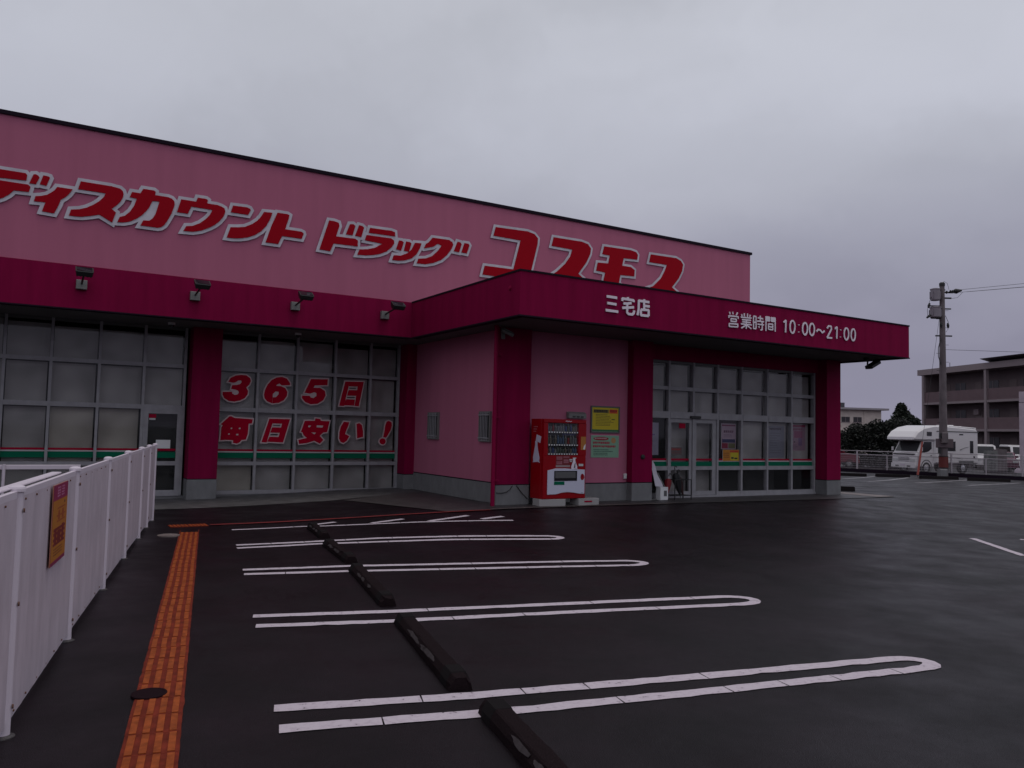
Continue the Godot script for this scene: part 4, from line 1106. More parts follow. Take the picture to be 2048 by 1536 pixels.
func vending() -> void:
	var x0 := 9.16; var x1 := 10.24; var w := x1 - x0
	var y0 := 0.31; var y1 := 1.965; var h := y1 - y0
	var t := thing("vending_machine", "red drinks vending machine with a white lower front standing against the pink wall", "vending machine", pt((x0 + x1) / 2, y0, 13.9))
	var st := begin()
	# carcass with a window opening in front: back box plus a front frame
	box(st, Vector3(-w / 2, 0, -0.50), Vector3(w / 2, h, -0.10), Transform3D.IDENTITY, 0.015)
	obj("carcass", done(st), M.vend_red, t)
	var wl := -w / 2 + 0.10; var wr := w / 2 - 0.20; var wb := 0.90; var wt := h - 0.08
	st = begin()
	box(st, Vector3(-w / 2, 0.0, -0.098), Vector3(w / 2, wb, 0.0), Transform3D.IDENTITY, 0.01)
	box(st, Vector3(-w / 2, wt, -0.0975), Vector3(w / 2, h, 0.0), Transform3D.IDENTITY, 0.01)
	box(st, Vector3(-w / 2, wb, -0.097), Vector3(wl, wt, -0.001))
	box(st, Vector3(wr, wb, -0.097), Vector3(w / 2, wt, -0.001))
	obj("door", done(st), M.vend_red, t)
	st = begin()
	box(st, Vector3(wl, wb, -0.099), Vector3(wr, wt, -0.095))
	obj("display_back", done(st), M.inside, t)
	st = begin()
	box(st, Vector3(wl, wb, -0.012), Vector3(wr, wt, -0.006))
	obj("display_pane", done(st), M.glass, t)
	# three shelves of drinks with buttons
	var cols := [Color(0.20, 0.02, 0.02), Color(0.16, 0.16, 0.17), Color(0.03, 0.05, 0.16), Color(0.06, 0.08, 0.06), Color(0.14, 0.12, 0.09), Color(0.03, 0.03, 0.03), Color(0.05, 0.09, 0.16), Color(0.12, 0.12, 0.11)]
	for r in 3:
		var y: float = wb + [0.045, 0.235, 0.50][r]
		st = begin()
		box(st, Vector3(wl, y - 0.035, -0.095), Vector3(wr, y, -0.03))
		obj("shelf", done(st), M.alu_dark, t)
		for k in 12:
			var x := wl + 0.035 + k * (wr - wl - 0.07) / 11.0
			var tall: float = [0.13, 0.19, 0.16][r]
			st = begin()
			lathe(st, [Vector2(0, 0), Vector2(0.024, 0.004), Vector2(0.025, tall * 0.62), Vector2(0.012, tall * 0.82), Vector2(0.012, tall * 0.98), Vector2(0, tall)] if (k + r) % 3 else [Vector2(0, 0), Vector2(0.022, 0.004), Vector2(0.025, 0.012), Vector2(0.025, tall * 0.66), Vector2(0.02, tall * 0.7), Vector2(0, tall * 0.7)], Transform3D.IDENTITY, 10)
			var ci: int = int((k / 2 + r * 3 + (k * k) % 3)) % 8
			obj("bottle", done(st), mat("drink_%d" % ci, cols[ci], 0.3), t, Vector3(x, y, -0.06))
			st = begin()
			prism(st, PackedVector2Array([Vector2(-0.017, 0.012), Vector2(0.017, 0.012), Vector2(0.012, -0.012), Vector2(-0.012, -0.012)]), Transform3D.IDENTITY, 0.008)
			obj("button", done(st), M.white_plastic, t, Vector3(x, y - 0.018, -0.0055))
	st = begin()
	box(st, Vector3(wl + 0.42, wb + 0.42, -0.094), Vector3(wr - 0.02, wb + 0.47, -0.09))
	obj("price_strip", done(st), mat("price_blue", Color(0.02, 0.03, 0.14), 0.4), t)
	# lower front
	st = begin()
	var lp := PackedVector2Array()
	for q in [[0.10, 0.09], [0.32, 0.095], [0.46, 0.125], [0.62, 0.135], [0.78, 0.12], [0.93, 0.095], [1.045, 0.095], [1.045, 0.605], [0.86, 0.61], [0.55, 0.63], [0.30, 0.63], [0.10, 0.59]]:
		lp.append(Vector2(q[0] - w / 2, q[1]))
	prism(st, lp, Transform3D(Basis.IDENTITY, Vector3(0, 0, 0)), 0.02, 0.006)
	obj("lower_panel", done(st), M.vend_white, t)
	st = begin()
	box(st, Vector3(-w / 2 + 0.26, 0.37, 0.018), Vector3(-w / 2 + 0.84, 0.58, 0.026))
	obj("delivery_flap", done(st), M.car_glass, t)
	st = begin()
	box(st, Vector3(-w / 2 + 0.28, 0.43, 0.026), Vector3(-w / 2 + 0.80, 0.56, 0.032), Transform3D.IDENTITY, 0.004)
	obj("flap_lid", done(st), M.alu_dark, t)
	st = begin()
	box(st, Vector3(-w / 2 + 0.26, 0.29, 0.018), Vector3(-w / 2 + 0.52, 0.36, 0.025))
	obj("coin_label", done(st), M.film_green, t)
	st = begin()
	lathe(st, [Vector2(0.055, 0.018), Vector2(0.05, 0.03), Vector2(0.03, 0.024), Vector2(0, 0.022)], Transform3D(Basis(Vector3.RIGHT, PI / 2) * Basis.from_scale(Vector3(0.9, 1, 1.25)), Vector3(w / 2 - 0.10, 0.45, 0.0)), 16)
	obj("coin_return", done(st), M.vend_red, t)
	st = begin()
	for k in 3: box(st, Vector3(-w / 2 + 0.95 + k * 0.018, 0.115, 0.019), Vector3(-w / 2 + 0.962 + k * 0.018, 0.122, 0.0225))
	obj("lock_mark", done(st), M.black, t)
	# stickers and slots of the middle panel
	var im := canvas(96, 80, Color(0.42, 0.06, 0.10))
	for q in [[4, 4, 38, 22], [4, 36, 38, 22], [50, 4, 40, 8], [52, 24, 34, 16], [52, 42, 34, 8]]:
		im.fill_rect(Rect2i(q[0], q[1], q[2], q[3]), Color(0.60, 0.36, 0.40))
	text_rows(im, Rect2i(6, 7, 34, 16), 2, Color(0.5, 0.12, 0.16)); text_rows(im, Rect2i(6, 39, 34, 16), 2, Color(0.5, 0.12, 0.16))
	im.fill_rect(Rect2i(0, 64, 96, 14), Color(0.60, 0.52, 0.52))
	obj("price_notice", print_mesh(0.36, 0.24), sheet_mat("vend_notice", im), t, Vector3(-w / 2 + 0.49, 0.77, 0.0015))
	for q in [[0.80, 0.845, 0.09, 0.022, "coin_slot"], [0.71, 0.81, 0.08, 0.03, "coin_slot"], [0.71, 0.775, 0.06, 0.02, "coin_slot"], [0.97, 0.70, 0.12, 0.05, "bill_slot"], [0.82, 0.735, 0.03, 0.02, "coin_knob"]]:
		st = begin()
		box(st, Vector3(-q[2] / 2, -q[3] / 2, 0), Vector3(q[2] / 2, q[3] / 2, 0.01), Transform3D.IDENTITY, 0.003)
		obj(q[4], done(st), M.lamp_glass, t, Vector3(-w / 2 + q[0] - 0.02, q[1], 0.0))
	st = begin()
	box(st, Vector3(w / 2 - 0.14, 1.02, 0.0), Vector3(w / 2 - 0.01, 1.30, 0.003))
	obj("orange_sticker", done(st), mat("sticker_orange", Color(0.42, 0.16, 0.02), 0.5), t)
	st = begin()
	prism(st, PackedVector2Array([Vector2(w / 2 - 0.08, 1.03), Vector2(w / 2 - 0.03, 1.03), Vector2(w / 2 - 0.015, 1.15), Vector2(w / 2 - 0.06, 1.10)]), Transform3D(Basis.IDENTITY, Vector3(0, 0, 0.003)), 0.002)
	obj("sticker_mark", done(st), M.white_plastic, t)
	# bottle-shaped sticker on the front and on the side
	var bottle := PackedVector2Array()
	for q in [[-0.10, 0], [-0.085, 0.02], [-0.095, 0.08], [-0.06, 0.20], [-0.035, 0.28], [-0.035, 0.36], [0.035, 0.36], [0.035, 0.28], [0.06, 0.20], [0.105, 0.08], [0.095, 0.03], [0.12, 0.0], [0.06, 0.015]]:
		bottle.append(Vector2(q[0], q[1]))
	st = begin()
	prism(st, bottle, Transform3D(Basis.from_scale(Vector3(0.8, 0.62, 1)), Vector3(0.22, 0.615, 0.021)), 0.003)
	obj("bottle_sticker", done(st), M.sign_white, t)
	st = begin()
	prism(st, PackedVector2Array([Vector2(0.215, 0.64), Vector2(0.245, 0.64), Vector2(0.25, 0.70), Vector2(0.255, 0.76), Vector2(0.225, 0.71)]), Transform3D(Basis.IDENTITY, Vector3(0, 0, 0.025)), 0.002)
	obj("bottle_mark", done(st), M.black, t)
	var side := Transform3D(Basis(Vector3(0, 0, 1), Vector3(0, 1, 0), Vector3(-1, 0, 0)), Vector3(-w / 2 - 0.001, 0, -0.30))
	st = begin()
	prism(st, bottle, side * Transform3D(Basis.from_scale(Vector3(1.25, 1.25, 1)), Vector3(0.02, 0.74, 0)), 0.004)
	obj("side_bottle_sticker", done(st), M.vend_white, t)
	st = begin()
	box(st, Vector3(-0.09, -0.07, 0), Vector3(0.09, 0.07, 0.004), side * Transform3D(Basis(Vector3.BACK, -0.25), Vector3(0.10, 1.24, 0)))
	obj("side_label", done(st), M.vend_white, t)
	st = begin()
	for k in 3: box(st, Vector3(-0.10, 1.48 - k * 0.05, 0), Vector3(0.06 - k * 0.03, 1.50 - k * 0.05, 0.003), side)
	obj("side_lettering", done(st), mat("side_print", Color(0.38, 0.12, 0.13), 0.5), t)
	# small script-like mark at the top of the front
	st = begin()
	tube(st, [Vector3(0.0, h - 0.042, 0.003), Vector3(0.03, h - 0.03, 0.003), Vector3(0.05, h - 0.048, 0.003), Vector3(0.08, h - 0.032, 0.003), Vector3(0.11, h - 0.046, 0.003), Vector3(0.15, h - 0.036, 0.003)], 0.008, 0.008, 5)
	obj("front_lettering", done(st), M.sign_white, t)
	# blocks under it
	for k in 2:
		var u: float = [9.42, 10.33][k]
		var bt := thing("foundation_block", ["pale concrete block under the left end of the vending machine", "pale concrete block under the right end of the vending machine"][k], "block", gp(u, 14.05))
		var bl: float = [0.62, 0.56][k]
		st = begin()
		box(st, Vector3(-bl / 2, -0.02, -0.16), Vector3(bl / 2, y0 - lift(u, 14.05) - 0.005, 0.16), Transform3D(Basis(Vector3.UP, -0.1 if k == 0 else 0.05), Vector3.ZERO), 0.012)
		obj("block", done(st), mat("pale_block", Color(0.36, 0.345, 0.34), 0.85), bt)
		if k == 1:
			st = begin()
			box(st, Vector3(-0.12, 0.07, 0.16), Vector3(0.08, 0.10, 0.172))
			obj("block_mark", done(st), M.film_red, bt)
	for k in 4:   # levelling feet
		st = begin()
		tube(st, [Vector3(0, -0.02, 0), Vector3(0, 0.02, 0)], 0.025, 0.025, 8)
		obj("foot", done(st), M.black, t, Vector3([-0.45, 0.45][k % 2], -0.0, [-0.06, -0.3][k / 2]))

func umbrella(label: String, foot: Vector3, head: Vector3, col: Material, r: float, open: float) -> void:
	var t := thing("umbrella", label, "umbrella", foot, 0, "umbrellas in the stand by the entrance")
	var ax := (head - foot)
	var len := ax.length()
	var y := ax / len
	var x := y.cross(Vector3.BACK).normalized()
	var xf := Transform3D(Basis(x, y, x.cross(y)), Vector3.ZERO)
	var st := begin()
	# furled canopy: uneven folds round the shaft
	var prof := [[0.06, 0.012], [0.12, 0.02], [0.35, r * 0.75], [0.55, r], [0.70, r * open], [0.76, r * 0.55]]
	var n := 16
	for i in prof.size() - 1:
		for k in n:
			var f := func(j: int, q: Array) -> Vector3:
				var rr: float = q[1] * (1.0 + 0.28 * sin(j * TAU * 5.0 / n * 1.0 + 1.0) * (q[0] / 0.76))
				return xf * Vector3(cos(TAU * j / n) * rr, q[0] * len, sin(TAU * j / n) * rr)
			var a: Vector3 = f.call(k, prof[i]); var b: Vector3 = f.call(k + 1, prof[i])
			var c: Vector3 = f.call(k + 1, prof[i + 1]); var d: Vector3 = f.call(k, prof[i + 1])
			quad(st, a, b, c, d, a + c - y * (a + c).dot(y), 1)
	obj("furled_canopy", done(st), col, t)
	st = begin()
	tube(st, [xf * Vector3(0, 0, 0), xf * Vector3(0, len * 0.1, 0)], 0.005, 0.008)
	tube(st, [xf * Vector3(0, len * 0.7, 0), xf * Vector3(0, len * 0.9, 0)], 0.008)
	obj("shaft", done(st), M.chrome, t)
	st = begin()
	var hook := []
	for k in 9:
		var a := PI * k / 8.0
		hook.append(xf * Vector3(0.035 - 0.035 * cos(a), len * 0.92 + 0.04 * sin(a), 0))
	hook.push_front(xf * Vector3(0, len * 0.86, 0))
	tube(st, hook, 0.011, 0.011, 8)
	obj("handle", done(st), M.black, t)

func entrance_things() -> void:
	var y := lift(13.3, 14.4) + 0.012
	# umbrella rack
	var r := thing("umbrella_stand", "low black tube rack for umbrellas in front of the sliding doors", "umbrella stand", pt(13.38, y, 14.42))
	for x in [-0.26, 0.26]:
		for z in [-0.14, 0.14]:
			var st := begin()
			tube(st, [Vector3(x, 0, z), Vector3(x, 0.47, z)], 0.012, 0.012, 8)
			obj("leg", done(st), M.black, r)
	for yy in [0.1, 0.47]:
		var st := begin()
		for z in [-0.14, 0.0, 0.14]: tube(st, [Vector3(-0.26, yy, z), Vector3(0.26, yy, z)], 0.010, 0.010, 8)
		for x in [-0.26, -0.087, 0.087, 0.26]: tube(st, [Vector3(x, yy, -0.14), Vector3(x, yy, 0.14)], 0.008, 0.008, 8)
		obj("rail", done(st), M.black, r)
	umbrella("furled black umbrella leaning in the rack, the largest one", pt(13.44, y + 0.02, 14.42), pt(13.20, y + 0.80, 14.40), mat("umbrella_black", Color(0.012, 0.012, 0.014), 0.7), 0.095, 0.85)
	umbrella("dark brown umbrella leaning in the rack behind the black one", pt(13.58, y + 0.02, 14.47), pt(13.36, y + 0.70, 14.47), mat("umbrella_brown", Color(0.05, 0.018, 0.018), 0.7), 0.06, 0.9)
	umbrella("dull red umbrella leaning at the pillar end of the rack", pt(13.02, y + 0.05, 14.45), pt(13.14, y + 0.62, 14.50), mat("umbrella_red", Color(0.22, 0.012, 0.02), 0.7), 0.075, 0.95)
	# white bag dispenser with hanging wet-umbrella bags, and a box below
	var b := thing("bag_dispenser", "white sheet of umbrella bags hanging beside the second pillar", "bag dispenser", pt(12.78, y, 14.52))
	var st := begin()
	var n := 10
	for i in n:
		for s in [0, 1]:
			var f := func(k: int, e: float) -> Vector3:
				var t := k / float(n)
				return Vector3(lerpf(-0.14, -0.06 + 0.15 * t, e), lerpf(0.92, 0.32, t) - 0.02 * e, lerpf(-0.10, 0.10, t) + 0.02 * sin(t * 9.0) * e + (0.008 if s else 0.0))
			quad(st, f.call(i, 0.0), f.call(i, 1.0), f.call(i + 1, 1.0), f.call(i + 1, 0.0), Vector3(0, 0.3, 1 if s else -1), 1 + s)
	obj("bags", done(st), M.sign_grey, b)
	st = begin()
	tube(st, [Vector3(-0.12, 0, -0.10), Vector3(-0.12, 0.95, -0.12)], 0.012); tube(st, [Vector3(0.02, 0.62, 0.0), Vector3(0.16, 0.28, 0.10)], 0.012)
	box(st, Vector3(-0.2, -0.001, -0.2), Vector3(0.1, 0.02, 0.05))
	obj("stand", done(st), M.grey_metal, b)
	var bx1 := thing("white_box", "small white box with a dark mark on the floor beside the second pillar", "box", pt(12.86, y, 14.40))
	st = begin()
	box(st, Vector3(-0.12, 0, -0.12), Vector3(0.12, 0.30, 0.05), Transform3D.IDENTITY, 0.008)
	obj("case", done(st), M.white_plastic, bx1)
	st = begin()
	box(st, Vector3(-0.015, 0.09, 0.05), Vector3(0.075, 0.22, 0.053))
	obj("mark", done(st), M.alu_dark, bx1)
	# counter and till behind the glass
	var c := thing("service_counter", "low dark counter just behind the right-hand entrance panes", "counter", pt(17.0, 0.165, 15.6))
	st = begin()
	box(st, Vector3(-1.6, 0, -0.25), Vector3(0.8, 1.02, 0.2), Transform3D.IDENTITY, 0.01)
	obj("counter_body", done(st), M.inside, c)
	for q in [["cash_till", "little black till display on the counter behind the glass", "till", 16.10, 0.14, 0.13, "black"], ["tissue_box", "pale grey box on the counter behind the glass", "box", 16.40, 0.11, 0.09, "white_plastic"], ["parcel", "mauve packet on the counter below the dark lamp stem", "packet", 16.78, 0.17, 0.11, "sign_white"]]:
		var o := thing(q[0], q[1], q[2], pt(q[3], 1.185, 15.45))
		st = begin()
		box(st, Vector3(-q[4], 0, -0.1), Vector3(q[4], q[5], 0.1), Transform3D.IDENTITY, 0.01)
		if q[0] == "cash_till": box(st, Vector3(-0.05, q[5], -0.03), Vector3(0.05, q[5] + 0.06, 0.03))
		obj("case", done(st), M[q[6]], o)
	var ls := thing("display_stand", "thin dark upright stand on the counter behind the glass", "stand", pt(16.76, 1.30, 15.46))
	st = begin()
	lathe(st, [Vector2(0.11, 0.0), Vector2(0.10, 0.02), Vector2(0.02, 0.04), Vector2(0.018, 0.55), Vector2(0.0, 0.56)], Transform3D.IDENTITY, 10)
	obj("stem", done(st), M.black, ls)

# ---------- the white corrugated fence ----------
func fence_left() -> void:
	var posts := [Vector2(-0.40, 3.14), Vector2(-0.024, 5.132), Vector2(0.346, 7.136), Vector2(0.732, 9.128), Vector2(1.108, 11.077), Vector2(1.468, 12.89), Vector2(1.725, 14.185), Vector2(1.932, 15.159)]
	var t := thing("corrugated_fence", "tall white corrugated sheet fence on round-capped posts along the tactile strip", "fence", pt(posts[3].x, 0, posts[3].y))
	var top := 1.305
	for i in posts.size():
		var p: Vector2 = posts[i]
		var g := lift(p.x, p.y)
		var st := begin()
		tube(st, [Vector3(0, g, 0), Vector3(0, top + 0.01, 0)], 0.034, 0.034, 14, false)
		var po := obj("post", done(st), M.fence_post, t, pt(p.x, 0, p.y) - t.position)
		st = begin()
		lathe(st, [Vector2(0.0, 0.022), Vector2(0.025, 0.019), Vector2(0.04, 0.010), Vector2(0.044, 0.0), Vector2(0.044, -0.015), Vector2(0.034, -0.017)], Transform3D(Basis.IDENTITY, Vector3(0, top + 0.012, 0)), 16)
		obj("post_cap", done(st), M.fence_post, po)
		st = begin()
		lathe(st, [Vector2(0.06, -0.02), Vector2(0.058, 0.006), Vector2(0.04, 0.014), Vector2(0.033, 0.015)], Transform3D(Basis.IDENTITY, Vector3(0, g, 0)), 14)
		obj("footing", done(st), M.dark_slab, po)
		for y in [0.16, 0.70, 1.2]:
			st = begin()
			lathe(st, [Vector2(0.012, 0.0), Vector2(0.012, 0.008), Vector2(0.0, 0.009)], Transform3D(Basis(Vector3.BACK, -PI / 2), Vector3(0.034, y, 0.01)), 8)
			obj("bolt", done(st), M.rust, po)
	for i in posts.size() - 1:
		var a := pt(posts[i].x, 0, posts[i].y); var b := pt(posts[i + 1].x, 0, posts[i + 1].y)
		var ax := (b - a).normalized()
		var out := Vector3(-ax.z, 0, ax.x)   # towards the car park
		var len := a.distance_to(b)
		var n := int(len / 0.02)
		# trapezoid ribs
		var prof := []
		var s := 0.05
		var rib := 0.40
		while s < len - 0.05:
			for q in [[0.0, 0.0], [0.16, 0.0], [0.23, 0.006], [0.31, 0.006], [0.38, 0.0]]:
				if s + q[0] < len - 0.045: prof.append([s + q[0], q[1]])
			s += rib
		prof.append([len - 0.045, 0.0])
		var lo := lift(posts[i].x, posts[i].y) + 0.07
		for side in 1:
			var st := begin()
			for k in prof.size() - 1:
				for th in [0.0, -0.0015]:
					var p0: Vector3 = a + ax * prof[k][0] + out * (prof[k][1] + 0.012 + th); var p1: Vector3 = a + ax * prof[k + 1][0] + out * (prof[k + 1][1] + 0.012 + th)
					quad(st, p0 + Vector3(0, lo, 0), p1 + Vector3(0, lo, 0), p1 + Vector3(0, top - 0.035, 0), p0 + Vector3(0, top - 0.035, 0), out if th == 0.0 else -out)
			mesh_at("panel", st, M.fence_white, t)
		for y in [lo - 0.012, top - 0.05]:
			var st := begin()
			var dd := out * 0.02
			var c := [a + ax * 0.04 - dd, a + ax * 0.04 + dd * 0.5, b - ax * 0.04 + dd * 0.5, b - ax * 0.04 - dd]
			var h := 0.028 if y < 1.0 else 0.05
			for k in 4:
				var m: Vector3 = (c[k] + c[(k + 1) % 4]) / 2 - (a + b) / 2
				quad(st, c[k] + Vector3(0, y, 0), c[(k + 1) % 4] + Vector3(0, y, 0), c[(k + 1) % 4] + Vector3(0, y + h, 0), c[k] + Vector3(0, y + h, 0), m)
			quad(st, c[0] + Vector3(0, y + h, 0), c[1] + Vector3(0, y + h, 0), c[2] + Vector3(0, y + h, 0), c[3] + Vector3(0, y + h, 0), Vector3.UP)
			quad(st, c[0] + Vector3(0, y, 0), c[1] + Vector3(0, y, 0), c[2] + Vector3(0, y, 0), c[3] + Vector3(0, y, 0), Vector3.DOWN)
			mesh_at("rail", st, M.fence_post, t)
		for k in int(len / 0.31):   # screws along both rails
			for y in [lo + 0.02, top - 0.055]:
				var st := begin()
				var at := a + ax * (0.155 + 0.31 * k) + out * 0.0125 + Vector3(0, y, 0)
				lathe(st, [Vector2(0.007, 0.0), Vector2(0.006, 0.007), Vector2(0.0, 0.008)], Transform3D(Basis(ax, out, ax.cross(out)), at), 6)
				if i < 3: mesh_at("screw", st, M.rust, t)
	# the flat coping board behind the nearest bays
	var a := pt(posts[0].x, 0, posts[0].y); var b := pt(lerpf(posts[1].x, posts[2].x, 0.8), 0, lerpf(posts[1].y, posts[2].y, 0.8))
	var ax := (b - a).normalized(); var out := Vector3(-ax.z, 0, ax.x)
	var st := begin()
	var o := Basis(ax, Vector3.UP, -out)
	box(st, Vector3(0, -0.006, 0.02), Vector3(a.distance_to(b) - 0.09, 0.006, 0.085), Transform3D(o, a + Vector3(0, top + 0.012, 0)), 0.004)
	mesh_at("coping_board", st, M.fence_post, t)
	# the sale banner
	var im := canvas(60, 256, Color(0.66, 0.40, 0.08))
	im.fill_rect(Rect2i(0, 0, 60, 50), Color(0.52, 0.08, 0.28)); im.fill_rect(Rect2i(0, 244, 60, 12), Color(0.48, 0.06, 0.26))
	text_rows(im, Rect2i(16, 8, 12, 36), 4, Color(0.70, 0.45, 0.58), 1.0, 0.7); text_rows(im, Rect2i(33, 8, 12, 36), 4, Color(0.70, 0.45, 0.58), 1.0, 0.7)
	for q in [[18, 76, 34, 5], [22, 86, 8, 30], [38, 86, 8, 30], [16, 100, 38, 5], [18, 118, 34, 5]]: im.fill_rect(Rect2i(q[0], q[1], q[2], q[3]), Color(0.56, 0.24, 0.07))
	im.fill_rect(Rect2i(46, 60, 4, 8), Color(0.25, 0.1, 0.05))
	for q in [[6, 140, 48, 9], [6, 154, 48, 9], [10, 140, 9, 56], [40, 136, 9, 60], [6, 172, 48, 9], [22, 150, 14, 44], [6, 188, 48, 8]]: im.fill_rect(Rect2i(q[0], q[1], q[2], q[3]), Color(0.42, 0.04, 0.05))
	text_rows(im, Rect2i(10, 206, 40, 28), 3, Color(0.42, 0.2, 0.06), 0.8)
	var at: Vector2 = posts[1].lerp(posts[2], 0.59)
	var bn := thing("sale_banner", "narrow yellow and magenta banner hung on the white corrugated fence", "banner", pt(at.x, 1.0, at.y) + out * 0.033)
	bn.basis = Basis(ax, Vector3.UP, out)
	st = begin()
	box(st, Vector3(-0.275, -0.265, -0.006), Vector3(0.275, 0.265, 0.0))
	obj("cloth", done(st), mat("banner_back", Color(0.4, 0.15, 0.1), 0.8), bn)
	obj("print", print_mesh(0.548, 0.528), sheet_mat("banner_print", im, 0.7), bn, Vector3(0, 0, 0.0015))
	# a white rail beyond the fence, in front of the windows
	var hr := thing("ramp_handrail", "low white handrail behind the fence in front of the windows", "handrail", pt(-2.0, 0, 16.9))
	st = begin()
	box(st, Vector3(-6.0, 0.80, -0.02), Vector3(2.9, 0.885, 0.02), Transform3D.IDENTITY, 0.008)
	obj("top_rail", done(st), M.fence_post, hr)
	for k in 6:
		st = begin()
		tube(st, [Vector3(0, 0, 0), Vector3(0, 0.90, 0)], 0.027, 0.027, 10)
		obj("post", done(st), M.fence_post, hr, Vector3(-5.9 + 1.52 * k, 0, 0.03))
	st = begin()
	box(st, Vector3(-6.0, 0.12, -0.012), Vector3(2.9, 0.17, 0.012))
	obj("lower_rail", done(st), M.fence_post, hr)

# ---------- beyond the car park ----------
const VIEW := Vector2(0.5155, 0.8569)   # sin, cos of the heading

func cg(x: float, z: float) -> Vector2:   # ground place from a sideways and a forward distance along the car park axis
	return Vector2(x * VIEW.y + z * VIEW.x, -x * VIEW.x + z * VIEW.y)

func house_box(called: String, p: Node, m: Material, x0: float, x1: float, y0: float, y1: float, z0: float, z1: float) -> MeshInstance3D:
	var st := begin()
	box(st, Vector3(x0, y0, z0), Vector3(x1, y1, z1))
	return obj(called, done(st), m, p)

func crown(t: Node3D, called: String, blobs: Array, n: int, size: float, base: Color) -> void:
	var st := begin()
	st.set_smooth_group(0xFFFFFFFF)
	for k in n:
		var b: Array = blobs[rng.randi() % blobs.size()]
		var v := Vector3(rng.randfn(), rng.randfn(), rng.randfn()).normalized() * pow(rng.randf(), 0.4)
		# clumps: pull towards a few lumps on the surface
		var c: Vector3 = b[0] + v * b[1]
		var lump := sin(c.x * 3.1) * sin(c.y * 3.7 + 1.0) * sin(c.z * 3.3)
		if lump < -0.25 and rng.randf() < 0.75: continue
		var s := size * rng.randf_range(0.6, 1.4)
		var d := Vector3(rng.randfn(), rng.randfn() * 0.7, rng.randfn()).normalized()
		var e := d.cross(Vector3(rng.randfn(), rng.randfn(), rng.randfn())).normalized()
		var tone := base * rng.randf_range(0.55, 1.5)
		tone.a = 1.0
		for q in [c - d * s, c + e * s * 0.45, c + d * s, c - d * s, c + d * s, c - e * s * 0.45]:
			st.set_color(tone)
			st.add_vertex(q)
	st.generate_normals()
	obj(called, st.commit(), M.leaf, t)

